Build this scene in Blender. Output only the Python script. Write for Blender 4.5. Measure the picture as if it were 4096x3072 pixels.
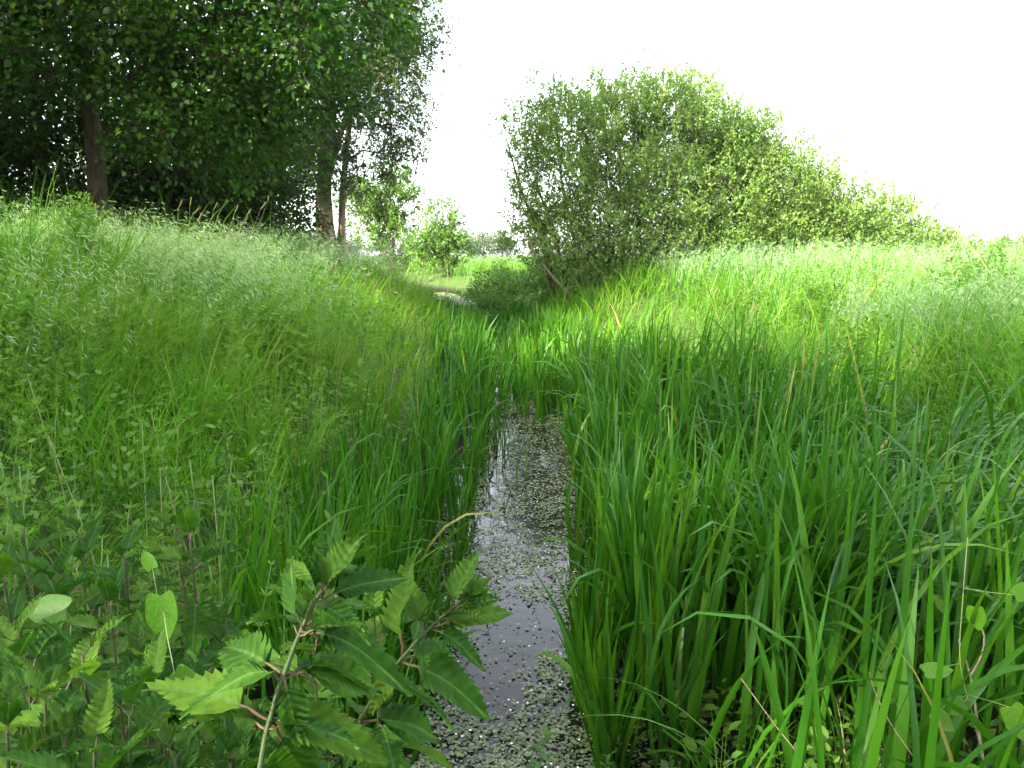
import bpy, math, random
import numpy as np
from mathutils import Vector, Matrix

random.seed(7)
RNG = np.random.default_rng(11)
PI = math.pi
S = bpy.context.scene
COL = S.collection
for o in list(bpy.data.objects):
    bpy.data.objects.remove(o)

# ------------------------------------------------------------------ camera, sky, sun, exposure
CAM_Z = 1.6
PITCH = math.radians(9.8)
cd = bpy.data.cameras.new('camera')
cd.sensor_width = 36.0
cd.lens = 26.2
cd.clip_start = 0.02
cd.clip_end = 3000
cam = bpy.data.objects.new('camera', cd)
cam.location = (0, 0, CAM_Z)
cam.rotation_euler = (PI / 2 - PITCH, 0, 0)
COL.objects.link(cam)
S.camera = cam

SUN_EL = math.radians(36)
SUN_PHI = math.radians(34)       # sun stands on the left, a little behind the camera
to_sun = Vector((-math.cos(SUN_EL) * math.cos(SUN_PHI), -math.cos(SUN_EL) * math.sin(SUN_PHI), math.sin(SUN_EL)))
W = bpy.data.worlds.new('World')
S.world = W
W.use_nodes = True
wn = W.node_tree.nodes
sky = wn.new('ShaderNodeTexSky')
sky.sky_type = 'NISHITA'
sky.sun_disc = False
sky.sun_elevation = SUN_EL
sky.sun_rotation = math.atan2(to_sun.x, to_sun.y)
sky.air_density = 1.0
sky.dust_density = 1.5
sky.ozone_density = 1.0
wn['Background'].inputs['Strength'].default_value = 0.15
hs = wn.new('ShaderNodeHueSaturation')          # thin high cloud: the sky is nearly white
hs.inputs['Saturation'].default_value = 0.35
W.node_tree.links.new(sky.outputs[0], hs.inputs['Color'])
W.node_tree.links.new(hs.outputs[0], wn['Background'].inputs['Color'])

sl = bpy.data.lights.new('sun', 'SUN')
sl.energy = 4.0
sl.angle = math.radians(0.6)
sl.color = (1.0, 0.91, 0.74)
so = bpy.data.objects.new('sun', sl)
so.rotation_euler = to_sun.to_track_quat('Z', 'Y').to_euler()
so.location = (-20, -5, 25)
COL.objects.link(so)

S.view_settings.view_transform = 'Standard'
S.view_settings.look = 'None'
S.view_settings.gamma = 1.0
S.view_settings.use_curve_mapping = False
S.view_settings.exposure = 3.0
S.cycles.max_bounces = 5
S.cycles.diffuse_bounces = 3
S.cycles.glossy_bounces = 2
S.cycles.transmission_bounces = 4

# ------------------------------------------------------------------ helpers
def tag(o, label=None, cat=None, group=None, kind=None):
    if label: o['label'] = label
    if cat: o['category'] = cat
    if group: o['group'] = group
    if kind: o['kind'] = kind
    return o

def link(name, me, parent=None, loc=None, rot=None):
    o = bpy.data.objects.new(name, me)
    COL.objects.link(o)
    if parent is not None: o.parent = parent
    if loc is not None: o.location = loc
    if rot is not None: o.rotation_euler = rot
    return o

def empty(name, loc):
    o = bpy.data.objects.new(name, None)
    o.empty_display_size = 0.05
    o.location = loc
    COL.objects.link(o)
    return o

def np_mesh(name, V, Q=None, T=None, mat=None, attrs=None, smooth=False):
    me = bpy.data.meshes.new(name)
    V = np.asarray(V, np.float32).reshape(-1, 3)
    parts, tot = [], []
    if Q is not None and len(Q):
        Q = np.asarray(Q, np.int32).reshape(-1, 4); parts.append(Q.ravel()); tot.append(np.full(len(Q), 4, np.int32))
    if T is not None and len(T):
        T = np.asarray(T, np.int32).reshape(-1, 3); parts.append(T.ravel()); tot.append(np.full(len(T), 3, np.int32))
    lv = np.concatenate(parts); tot = np.concatenate(tot)
    st = np.concatenate([[0], np.cumsum(tot)[:-1]]).astype(np.int32)
    me.vertices.add(len(V)); me.vertices.foreach_set('co', V.ravel())
    me.loops.add(len(lv)); me.loops.foreach_set('vertex_index', lv)
    me.polygons.add(len(tot)); me.polygons.foreach_set('loop_start', st); me.polygons.foreach_set('loop_total', tot)
    if smooth: me.polygons.foreach_set('use_smooth', np.ones(len(tot), bool))
    if attrs:
        for k, v in attrs.items():
            a = me.attributes.new(k, 'FLOAT', 'POINT')
            a.data.foreach_set('value', np.asarray(v, np.float32).ravel())
    me.update(calc_edges=True)
    if mat: me.materials.append(mat)
    return me

class Acc:
    """collects several batches of geometry into one mesh"""
    def __init__(s): s.V, s.Q, s.T, s.A, s.n = [], [], [], [], 0
    def add(s, V, Q=None, T=None, rnd=None):
        V = np.asarray(V, np.float32).reshape(-1, 3)
        if Q is not None and len(Q): s.Q.append(np.asarray(Q).reshape(-1, 4) + s.n)
        if T is not None and len(T): s.T.append(np.asarray(T).reshape(-1, 3) + s.n)
        s.V.append(V); s.A.append(np.zeros(len(V)) if rnd is None else np.asarray(rnd).ravel()); s.n += len(V)
    def mesh(s, name, mat, smooth=False):
        return np_mesh(name, np.concatenate(s.V), np.concatenate(s.Q) if s.Q else None, np.concatenate(s.T) if s.T else None,
                       mat, {'rnd': np.concatenate(s.A)}, smooth)

def hash2(ix, iy, seed):
    h = np.sin(ix * 127.1 + iy * 311.7 + seed * 74.7) * 43758.5453
    return h - np.floor(h)

def noise2(x, y, seed=0):
    ix, iy = np.floor(x), np.floor(y); fx, fy = x - ix, y - iy
    fx = fx * fx * (3 - 2 * fx); fy = fy * fy * (3 - 2 * fy)
    a = hash2(ix, iy, seed); b = hash2(ix + 1, iy, seed); c = hash2(ix, iy + 1, seed); d = hash2(ix + 1, iy + 1, seed)
    return (a * (1 - fx) + b * fx) * (1 - fy) + (c * (1 - fx) + d * fx) * fy

def fbm(x, y, seed=0):
    return (noise2(x, y, seed) + .5 * noise2(x * 2.1, y * 2.1, seed + 3) + .25 * noise2(x * 4.3, y * 4.3, seed + 5)) / 1.75

def nrm(v):
    return v / np.maximum(np.linalg.norm(v, axis=-1, keepdims=True), 1e-9)

# ------------------------------------------------------------------ terrain
CY = np.array([-60, 0, 2, 3.0, 4.2, 5.6, 7.5, 12, 16, 20, 25, 30, 36, 45, 90.])
CX = np.array([.1, -.06, -.06, -.02, .06, .15, .18, -.02, -.3, -.75, -1.6, -2.65, -5.2, -11, -45.])
def cx(y): return np.interp(y, CY, CX)
def sstep(a, b, v):
    t = np.clip((v - a) / (b - a), 0, 1); return t * t * (3 - 2 * t)

def terrain(x, y):
    x = np.asarray(x, float); y = np.asarray(y, float)
    d = x - cx(y)
    L = -d
    far = sstep(12, 40, y)
    zl = np.interp(L, [-.1, .3, .52, .9, 1.6, 2.6, 4.0, 6.5], [-.3, -.22, .0, .14, .58, .98, 1.18, 1.22])
    zr = np.interp(d, [-.1, .3, .55, 1.1, 2.2, 3.4, 4.8, 7.5], [-.3, -.22, .0, .06, .24, .72, 1.02, 1.04])
    zr2 = np.interp(d, [-.1, .3, .52, .9, 1.6, 2.4, 4.0], [-.3, -.22, .0, .12, .52, .84, .98])
    fr = sstep(9, 15, y)
    zr = zr * (1 - fr) + zr2 * fr
    z = np.where(d < 0, zl, zr)
    out = sstep(.6, 2.0, np.abs(d))
    z = z - far * out * .18
    z = z + out * (np.where(d > 0, .38, .2) * (fbm(x * .5 + 7, y * .5, 2) - .5) + .05 * (fbm(x * 2.2, y * 2.2, 4) - .5))
    emb = 1 - sstep(.9, 1.7, y)                     # the earth of the little crossing the camera stands on
    z = np.maximum(z, emb * (.42 + .05 * noise2(x * 2, y * 2, 9)) - (1 - emb) * 5)
    return z
def tz(x, y): return float(terrain(np.array([x]), np.array([y]))[0])

# ------------------------------------------------------------------ materials
def new_mat(name):
    m = bpy.data.materials.new(name); m.use_nodes = True
    m.node_tree.nodes.clear()
    return m, m.node_tree.nodes, m.node_tree.links

def leaf_mat(name, stops, trans=.42, rough=.5, spec=.35, source='rnd', tint=(1.08, 1.2, .5), bump=0, bscale=300, patch=None, vein=False):
    """leaf: glossy front, part of the light passes through; colour varies leaf by leaf"""
    m, N, Lk = new_mat(name)
    out = N.new('ShaderNodeOutputMaterial')
    if source == 'rnd':
        a = N.new('ShaderNodeAttribute'); a.attribute_name = 'rnd'; fac = a.outputs['Fac']
    else:
        a = N.new('ShaderNodeObjectInfo'); fac = a.outputs['Random']
    r = N.new('ShaderNodeValToRGB')
    cr = r.color_ramp
    while len(cr.elements) < len(stops): cr.elements.new(.5)
    for e, (p, c) in zip(cr.elements, stops): e.position = p; e.color = (*c, 1)
    Lk.new(fac, r.inputs['Fac'])
    col = r.outputs['Color']
    g = N.new('ShaderNodeTexCoord')
    nz = N.new('ShaderNodeTexNoise'); nz.inputs['Scale'].default_value = patch or 1.2; nz.inputs['Detail'].default_value = 3
    Lk.new(g.outputs['Object'], nz.inputs['Vector'])
    mr = N.new('ShaderNodeMapRange'); mr.inputs['To Min'].default_value = .72; mr.inputs['To Max'].default_value = 1.28
    mr.inputs['From Min'].default_value = .3; mr.inputs['From Max'].default_value = .7
    Lk.new(nz.outputs['Fac'], mr.inputs['Value'])
    mx = N.new('ShaderNodeMix'); mx.data_type = 'RGBA'; mx.blend_type = 'MULTIPLY'; mx.inputs[0].default_value = 1
    Lk.new(col, mx.inputs[6]); Lk.new(mr.outputs[0], mx.inputs[7]); col = mx.outputs[2]
    p = N.new('ShaderNodeBsdfPrincipled')
    p.inputs['Roughness'].default_value = rough
    p.inputs['Specular IOR Level'].default_value = spec
    Lk.new(col, p.inputs['Base Color'])
    t = N.new('ShaderNodeBsdfTranslucent')
    tm = N.new('ShaderNodeMix'); tm.data_type = 'RGBA'; tm.blend_type = 'MULTIPLY'; tm.inputs[0].default_value = 1
    tm.inputs[7].default_value = (*[min(2, c * 1.15) for c in tint], 1)
    Lk.new(col, tm.inputs[6]); Lk.new(tm.outputs[2], t.inputs['Color'])
    ms = N.new('ShaderNodeMixShader'); ms.inputs[0].default_value = trans
    Lk.new(p.outputs[0], ms.inputs[1]); Lk.new(t.outputs[0], ms.inputs[2])
    Lk.new(ms.outputs[0], out.inputs['Surface'])
    if vein:
        # midrib and side veins, drawn in the leaf's own length and width
        def mth(op, a_, b_=None):
            q = N.new('ShaderNodeMath'); q.operation = op
            for ii, v in enumerate((a_, b_)):
                if v is None: continue
                if isinstance(v, (int, float)): q.inputs[ii].default_value = v
                else: Lk.new(v, q.inputs[ii])
            return q.outputs[0]
        sp = N.new('ShaderNodeSeparateXYZ'); Lk.new(g.outputs['Object'], sp.inputs[0])
        ax = mth('ABSOLUTE', sp.outputs[0])
        ph = mth('FRACT', mth('SUBTRACT', mth('MULTIPLY', sp.outputs[1], 7.5), mth('MULTIPLY', ax, 5.5)))
        dv = mth('ABSOLUTE', mth('SUBTRACT', ph, .5))                      # 0.5 on a vein
        m1 = N.new('ShaderNodeMapRange'); m1.inputs['From Min'].default_value = .40; m1.inputs['From Max'].default_value = .5; Lk.new(dv, m1.inputs['Value'])
        m2 = N.new('ShaderNodeMapRange'); m2.inputs['From Min'].default_value = .022; m2.inputs['From Max'].default_value = .008; Lk.new(ax, m2.inputs['Value'])
        vn = mth('MAXIMUM', mth('MULTIPLY', m1.outputs[0], .1), m2.outputs[0])
        sn = N.new('ShaderNodeTexNoise'); sn.inputs['Scale'].default_value = 9; sn.inputs['Detail'].default_value = 5; Lk.new(g.outputs['Object'], sn.inputs['Vector'])
        sm_ = N.new('ShaderNodeMapRange'); sm_.inputs['From Min'].default_value = .66; sm_.inputs['From Max'].default_value = .74; Lk.new(sn.outputs['Fac'], sm_.inputs['Value'])
        bm_ = N.new('ShaderNodeMix'); bm_.data_type = 'RGBA'; Lk.new(mth('MULTIPLY', sm_.outputs[0], .7), bm_.inputs[0]); Lk.new(col, bm_.inputs[6]); bm_.inputs[7].default_value = (.09, .075, .02, 1)
        vm = N.new('ShaderNodeMix'); vm.data_type = 'RGBA'; Lk.new(vn, vm.inputs[0]); Lk.new(bm_.outputs[2], vm.inputs[6]); vm.inputs[7].default_value = (.075, .15, .035, 1)
        for l_ in list(Lk):
            if l_.from_socket == col and l_.to_node in (p, tm): Lk.remove(l_)
        Lk.new(vm.outputs[2], p.inputs['Base Color']); Lk.new(vm.outputs[2], tm.inputs[6])
        bv = N.new('ShaderNodeBump'); bv.inputs['Strength'].default_value = .5; bv.inputs['Distance'].default_value = .003
        Lk.new(dv, bv.inputs['Height']); bv.invert = True
        Lk.new(bv.outputs[0], p.inputs['Normal'])
    if bump and not vein:
        n2 = N.new('ShaderNodeTexNoise'); n2.inputs['Scale'].default_value = bscale; n2.inputs['Detail'].default_value = 4
        Lk.new(g.outputs['Object'], n2.inputs['Vector'])
        b = N.new('ShaderNodeBump'); b.inputs['Strength'].default_value = bump; b.inputs['Distance'].default_value = .002
        Lk.new(n2.outputs['Fac'], b.inputs['Height']); Lk.new(b.outputs[0], p.inputs['Normal'])
    return m

def bark_mat(name, c1, c2, scale=14, stretch=.18):
    m, N, Lk = new_mat(name)
    out = N.new('ShaderNodeOutputMaterial'); p = N.new('ShaderNodeBsdfPrincipled'); p.inputs['Roughness'].default_value = .9
    p.inputs['Specular IOR Level'].default_value = .15
    g = N.new('ShaderNodeTexCoord'); mp = N.new('ShaderNodeMapping'); mp.inputs['Scale'].default_value = (1, 1, stretch)
    Lk.new(g.outputs['Object'], mp.inputs['Vector'])
    nz = N.new('ShaderNodeTexNoise'); nz.inputs['Scale'].default_value = scale; nz.inputs['Detail'].default_value = 6; nz.inputs['Roughness'].default_value = .65
    Lk.new(mp.outputs[0], nz.inputs['Vector'])
    r = N.new('ShaderNodeValToRGB'); r.color_ramp.elements[0].position = .35; r.color_ramp.elements[0].color = (*c1, 1)
    r.color_ramp.elements[1].position = .68; r.color_ramp.elements[1].color = (*c2, 1)
    Lk.new(nz.outputs['Fac'], r.inputs['Fac']); Lk.new(r.outputs[0], p.inputs['Base Color'])
    b = N.new('ShaderNodeBump'); b.inputs['Strength'].default_value = .9; b.inputs['Distance'].default_value = .03
    Lk.new(nz.outputs['Fac'], b.inputs['Height']); Lk.new(b.outputs[0], p.inputs['Normal'])
    Lk.new(p.outputs[0], out.inputs['Surface'])
    return m

def ground_mat():
    m, N, Lk = new_mat('soil_and_litter')
    out = N.new('ShaderNodeOutputMaterial'); p = N.new('ShaderNodeBsdfPrincipled'); p.inputs['Roughness'].default_value = .95
    p.inputs['Specular IOR Level'].default_value = .1
    g = N.new('ShaderNodeTexCoord')
    n1 = N.new('ShaderNodeTexNoise'); n1.inputs['Scale'].default_value = 9; n1.inputs['Detail'].default_value = 8; n1.inputs['Roughness'].default_value = .7
    Lk.new(g.outputs['Object'], n1.inputs['Vector'])
    r = N.new('ShaderNodeValToRGB'); cr = r.color_ramp
    cr.elements[0].position = .3; cr.elements[0].color = (.03, .045, .012, 1)
    cr.elements[1].position = .72; cr.elements[1].color = (.075, .1, .028, 1)
    e = cr.elements.new(.5); e.color = (.045, .075, .018, 1)
    Lk.new(n1.outputs['Fac'], r.inputs['Fac'])
    sx = N.new('ShaderNodeSeparateXYZ'); Lk.new(g.outputs['Object'], sx.inputs[0])
    md = N.new('ShaderNodeMapRange'); md.inputs['From Min'].default_value = .28; md.inputs['From Max'].default_value = .1; Lk.new(sx.outputs[2], md.inputs['Value'])
    mm = N.new('ShaderNodeMix'); mm.data_type = 'RGBA'; Lk.new(md.outputs[0], mm.inputs[0]); Lk.new(r.outputs[0], mm.inputs[6]); mm.inputs[7].default_value = (.013, .012, .007, 1)   # wet peat by the water
    Lk.new(mm.outputs[2], p.inputs['Base Color'])
    b = N.new('ShaderNodeBump'); b.inputs['Strength'].default_value = .8; b.inputs['Distance'].default_value = .05
    Lk.new(n1.outputs['Fac'], b.inputs['Height']); Lk.new(b.outputs[0], p.inputs['Normal'])
    Lk.new(p.outputs[0], out.inputs['Surface'])
    return m

def water_mat():
    m, N, Lk = new_mat('ditch_water')
    out = N.new('ShaderNodeOutputMaterial'); p = N.new('ShaderNodeBsdfPrincipled')
    p.inputs['Base Color'].default_value = (.012, .011, .008, 1)
    p.inputs['Roughness'].default_value = .03
    p.inputs['IOR'].default_value = 1.33
    p.inputs['Specular IOR Level'].default_value = .5
    g = N.new('ShaderNodeTexCoord')
    n1 = N.new('ShaderNodeTexNoise'); n1.inputs['Scale'].default_value = 6; n1.inputs['Detail'].default_value = 3
    Lk.new(g.outputs['Object'], n1.inputs['Vector'])
    b = N.new('ShaderNodeBump'); b.inputs['Strength'].default_value = .12; b.inputs['Distance'].default_value = .02
    Lk.new(n1.outputs['Fac'], b.inputs['Height']); Lk.new(b.outputs[0], p.inputs['Normal'])
    Lk.new(p.outputs[0], out.inputs['Surface'])
    return m

G = {}
G['grass'] = leaf_mat('meadow_grass_blade', [(0, (.042, .135, .009)), (.45, (.077, .2, .012)), (.8, (.135, .25, .02)), (.95, (.15, .21, .05)), (1, (.3, .26, .12))], patch=.8, spec=.1, rough=.6)
G['pale'] = leaf_mat('pale_seed_grass', [(0, (.14, .25, .13)), (.5, (.21, .31, .15)), (1, (.33, .38, .22))], trans=.4, rough=.6)
G['reed'] = leaf_mat('reed_blade', [(0, (.018, .08, .006)), (.5, (.034, .122, .006)), (.85, (.08, .18, .009)), (.965, (.13, .2, .03)), (1, (.3, .24, .09))], trans=.34, rough=.4, spec=.2)
G['reed_obj'] = leaf_mat('near_reed_blade', [(0, (.02, .09, .012)), (.5, (.032, .118, .009)), (.85, (.065, .16, .01)), (1, (.11, .19, .02))], trans=.32, rough=.36, spec=.35, source='obj')
G['cleaver'] = leaf_mat('cleavers_leaf', [(0, (.05, .14, .014)), (.5, (.085, .19, .02)), (1, (.15, .25, .04))], trans=.45, rough=.6, spec=.1)
G['cleaver_obj'] = leaf_mat('near_cleavers_leaf', [(0, (.05, .15, .015)), (.5, (.085, .19, .02)), (1, (.13, .24, .035))], trans=.45, rough=.6, spec=.1, source='obj')
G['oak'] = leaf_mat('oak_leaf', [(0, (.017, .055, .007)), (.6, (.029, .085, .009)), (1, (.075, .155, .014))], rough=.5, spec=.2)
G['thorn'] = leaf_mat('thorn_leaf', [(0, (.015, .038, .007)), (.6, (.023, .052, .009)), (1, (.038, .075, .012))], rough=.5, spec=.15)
G['willow'] = leaf_mat('tall_willow_leaf', [(0, (.035, .075, .016)), (.6, (.056, .105, .022)), (1, (.09, .145, .03))], rough=.5)
G['young'] = leaf_mat('young_tree_leaf', [(0, (.06, .14, .025)), (.6, (.1, .19, .03)), (1, (.16, .25, .05))], rough=.5, trans=.45)
G['sallow'] = leaf_mat('sallow_leaf', [(0, (.11, .2, .05)), (.55, (.165, .265, .065)), (.9, (.23, .315, .09)), (1, (.32, .35, .15))], rough=.6, spec=.2, trans=.48)
G['far'] = leaf_mat('far_tree_leaf', [(0, (.045, .09, .03)), (1, (.09, .15, .04))])
G['bramble'] = leaf_mat('bramble_leaf', [(0, (.04, .12, .012)), (.6, (.075, .17, .016)), (1, (.14, .22, .03))])
G['nettle'] = leaf_mat('nettle_leaf', [(0, (.024, .078, .01)), (.6, (.038, .105, .011)), (1, (.075, .15, .014))], trans=.36, rough=.7, spec=.1, source='obj', bump=.35, bscale=60, patch=5, vein=True)
G['nettle_stem'] = leaf_mat('nettle_stem', [(0, (.028, .06, .009)), (.7, (.035, .055, .012)), (1, (.05, .038, .016))], trans=.1, rough=.6, source='obj')
G['petiole'] = leaf_mat('nettle_petiole', [(0, (.07, .06, .025)), (1, (.1, .045, .035))], trans=.1, rough=.6, source='obj')
G['bind'] = leaf_mat('bindweed_leaf', [(0, (.06, .17, .01)), (1, (.09, .2, .015))], trans=.5, rough=.45, source='obj', patch=20)
G['herb'] = leaf_mat('herb_leaf', [(0, (.05, .14, .02)), (1, (.1, .2, .04))], source='obj', patch=10)
G['spike'] = leaf_mat('foxtail_spike', [(0, (.3, .24, .13)), (.5, (.4, .32, .18)), (1, (.32, .3, .16))], trans=.25, rough=.8, spec=.1, source='obj', patch=60)
G['spike_brown'] = leaf_mat('brown_foxtail_spike', [(0, (.24, .14, .09)), (1, (.3, .2, .12))], trans=.2, rough=.8, spec=.1, source='obj', patch=60)
G['stalk'] = leaf_mat('grass_stalk', [(0, (.1, .17, .04)), (1, (.16, .2, .07))], trans=.15, source='obj')
G['float'] = leaf_mat('floating_leaf', [(0, (.06, .1, .025)), (.4, (.12, .165, .06)), (.75, (.2, .23, .11)), (.93, (.28, .27, .15)), (1, (.42, .38, .24))], trans=.2, rough=.35, spec=.5, patch=5)
G['dry'] = bark_mat('dry_stalk', (.2, .15, .1), (.36, .28, .2), 60, .3)
G['bark'] = bark_mat('oak_bark', (.03, .022, .015), (.11, .08, .05))
G['bark_w'] = bark_mat('willow_bark', (.1, .075, .045), (.33, .25, .15), 9)
G['bark_s'] = bark_mat('sallow_bark', (.035, .03, .02), (.12, .1, .065), 16)
G['bark_p'] = bark_mat('pale_dead_wood', (.1, .08, .05), (.25, .2, .13), 20)
fm, N_, L_ = new_mat('white_petal')
o_ = N_.new('ShaderNodeOutputMaterial'); p_ = N_.new('ShaderNodeBsdfPrincipled'); p_.inputs['Base Color'].default_value = (.8, .8, .74, 1); p_.inputs['Roughness'].default_value = .6
L_.new(p_.outputs[0], o_.inputs['Surface']); G['petal'] = fm

# ------------------------------------------------------------------ ground and water
def axis(fine_lo, fine_hi, step, lo, hi, grow=1.22):
    a = list(np.arange(fine_lo, fine_hi + 1e-6, step)); s = step
    while a[-1] < hi: s *= grow; a.append(a[-1] + s)
    s = step; b = []
    v = fine_lo
    while v > lo: s *= grow; v -= s; b.append(v)
    return np.array(b[::-1] + a)
gx = axis(-5, 5, .12, -1500, 1500, 1.3); gy = axis(.6, 12, .18, -300, 1500, 1.14)
X, Y = np.meshgrid(gx, gy)
Z = terrain(X, Y)
nx, ny = len(gx), len(gy)
idx = np.arange(nx * ny).reshape(ny, nx)
Qg = np.stack([idx[:-1, :-1], idx[:-1, 1:], idx[1:, 1:], idx[1:, :-1]], -1).reshape(-1, 4)
tag(link('ground', np_mesh('ground', np.stack([X, Y, Z], -1), Qg, mat=ground_mat(), smooth=True)), kind='structure')

wy = np.arange(.4, 60, .5); wc = cx(wy)
Vw = np.concatenate([np.stack([wc - 1.1, wy, 0 * wy], -1), np.stack([wc + 1.3, wy, 0 * wy], -1)])
k = len(wy); i = np.arange(k - 1)
tag(link('water', np_mesh('water', Vw, np.stack([i, i + k, i + k + 1, i + 1], -1), mat=water_mat())), kind='structure')

# ------------------------------------------------------------------ geometry generators
def blades(P, L, Wd, az, t0, curl, n=4, fold=0., twist=0., rnd=None, prof=None, cpow=1.5):
    P = np.asarray(P, float); N = len(P)
    kk = np.linspace(0, 1, n + 1)
    km = (kk[:-1] + kk[1:]) / 2
    th = t0[:, None] + curl[:, None] * km[None] ** cpow
    dh = np.stack([np.cos(az), np.sin(az), 0 * az], -1)
    tg = np.sin(th)[..., None] * dh[:, None] + np.cos(th)[..., None] * np.array([0, 0, 1.])
    pos = np.concatenate([P[:, None], P[:, None] + np.cumsum(tg * (L / n)[:, None, None], 1)], 1)      # N,n+1,3
    tgn = np.concatenate([tg, tg[:, -1:]], 1)
    side = np.stack([-np.sin(az), np.cos(az), 0 * az], -1)[:, None].repeat(n + 1, 1)
    up = np.cross(tgn, side)
    tw = (np.zeros(N) + twist)[:, None] + (np.zeros(N) + twist)[:, None] * kk[None] * .6
    sd = side * np.cos(tw)[..., None] + up * np.sin(tw)[..., None]
    nn = np.cross(tgn, sd)
    if prof is None: wp = np.minimum(1, .55 + 1.6 * kk) * (1 - kk ** 2.6)
    else: wp = prof(kk)
    w = (Wd[:, None] * wp[None] * .5)[..., None]
    rnd = RNG.random(N) if rnd is None else rnd
    if fold:
        Lf = pos - sd * w + nn * w * fold; R = pos + sd * w + nn * w * fold
        per = 3 * n + 1
        V = np.concatenate([np.stack([Lf, pos, R], 2)[:, :n].reshape(N, 3 * n, 3), pos[:, n:]], 1)
        j = np.arange(n - 1) * 3
        q = np.concatenate([np.stack([j, j + 1, j + 4, j + 3], -1), np.stack([j + 1, j + 2, j + 5, j + 4], -1)])
        e = 3 * (n - 1); t = np.array([[e, e + 1, 3 * n], [e + 1, e + 2, 3 * n]])
    else:
        per = 2 * n + 1
        V = np.concatenate([np.stack([pos - sd * w, pos + sd * w], 2)[:, :n].reshape(N, 2 * n, 3), pos[:, n:]], 1)
        j = np.arange(n - 1) * 2
        q = np.stack([j, j + 1, j + 3, j + 2], -1)
        e = 2 * (n - 1); t = np.array([[e, e + 1, 2 * n]])
    off = (np.arange(N) * per)[:, None, None]
    return V.reshape(-1, 3), (q[None] + off).reshape(-1, 4), (t[None] + off).reshape(-1, 3), np.repeat(rnd, per), pos

DIAMOND = (np.array([[0, 0, 0], [.5, .45, .1], [0, 1, -.06], [-.5, .45, .1]]), None, np.array([[0, 1, 2], [0, 2, 3]]))
LOBED6 = (np.array([[0, 0, 0], [.5, .5, .12], [.28, .62, .04], [.34, .95, .05], [0, 1.05, -.08], [-.34, .95, .05], [-.28, .62, .04], [-.5, .5, .12]]),
          np.array([[0, 1, 2, 6], [2, 3, 4, 6]]), np.array([[0, 6, 7], [4, 5, 6]]))
LOBED = (np.array([[0, 0, 0], [.28, .3, .08], [.2, .45, .05], [.5, .62, .12], [.3, .95, .02], [0, 1.05, -.08], [-.3, .95, .02], [-.5, .62, .12], [-.2, .45, .05], [-.28, .3, .08]]),
         np.array([[0, 1, 2, 8], [2, 3, 4, 5], [5, 6, 7, 8]]), np.array([[0, 8, 9], [2, 5, 8]]))
OVAL = (np.array([[0, 0, 0], [.42, .3, .1], [.4, .65, .08], [0, 1, -.08], [-.4, .65, .08], [-.42, .3, .1], [0, .5, 0]]),
        np.array([[0, 1, 2, 6], [6, 2, 3, 4], [0, 6, 4, 5]]), None)

def leaves(tpl, P, D, Nn, size, wid, rnd):
    """place a leaf template: D leaf direction, Nn approximate normal"""
    Vt, Q, T = tpl
    N = len(P); D = nrm(D); Sx = nrm(np.cross(D, Nn)); Nz = np.cross(Sx, D)
    V = P[:, None] + (Vt[None, :, 0:1] * (size * wid)[:, None, None]) * Sx[:, None] + (Vt[None, :, 1:2] * size[:, None, None]) * D[:, None] \
        + (Vt[None, :, 2:3] * (size * wid)[:, None, None]) * Nz[:, None]
    k = len(Vt); off = (np.arange(N) * k)[:, None, None]
    q = None if Q is None else (Q[None] + off).reshape(-1, 4)
    t = None if T is None else (T[None] + off).reshape(-1, 3)
    return V.reshape(-1, 3), q, t, np.repeat(rnd, k)

def cones(A, B, ra, rb, sides=5):
    A = np.asarray(A, float); B = np.asarray(B, float)
    d = nrm(B - A); ref = np.where(np.abs(d[:, 2:3]) > .9, np.array([[1., 0, 0]]), np.array([[0, 0, 1.]]))
    u = nrm(np.cross(d, ref)); v = np.cross(d, u)
    a = np.arange(sides) * 2 * PI / sides
    ring = np.cos(a)[None, :, None] * u[:, None] + np.sin(a)[None, :, None] * v[:, None]
    V = np.concatenate([A[:, None] + ring * ra[:, None, None], B[:, None] + ring * rb[:, None, None]], 1)
    j = np.arange(sides); q = np.stack([j, (j + 1) % sides, (j + 1) % sides + sides, j + sides], -1)
    return V.reshape(-1, 3), (q[None] + (np.arange(len(A)) * 2 * sides)[:, None, None]).reshape(-1, 4)

def tube(pts, radii, sides=10, wob=0., seed=0):
    """one continuous tapering tube through pts"""
    pts = np.asarray(pts, float); n = len(pts)
    d = nrm(np.gradient(pts, axis=0))
    u = nrm(np.cross(d, np.array([0.13, 1, .07]))); v = np.cross(d, u)
    a = np.arange(sides) * 2 * PI / sides
    r = np.asarray(radii)[:, None] * (1 + wob * (np.random.default_rng(seed).random((n, sides)) - .5))
    V = pts[:, None] + (np.cos(a)[None, :, None] * u[:, None] + np.sin(a)[None, :, None] * v[:, None]) * r[..., None]
    q = []
    for i in range(n - 1):
        for j in range(sides):
            q.append([i * sides + j, i * sides + (j + 1) % sides, (i + 1) * sides + (j + 1) % sides, (i + 1) * sides + j])
    V = np.concatenate([V.reshape(-1, 3), pts[-1:] + d[-1:] * radii[-1]])
    t = [[(n - 1) * sides + j, (n - 1) * sides + (j + 1) % sides, n * sides] for j in range(sides)]
    return V, np.array(q), np.array(t)

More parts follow.
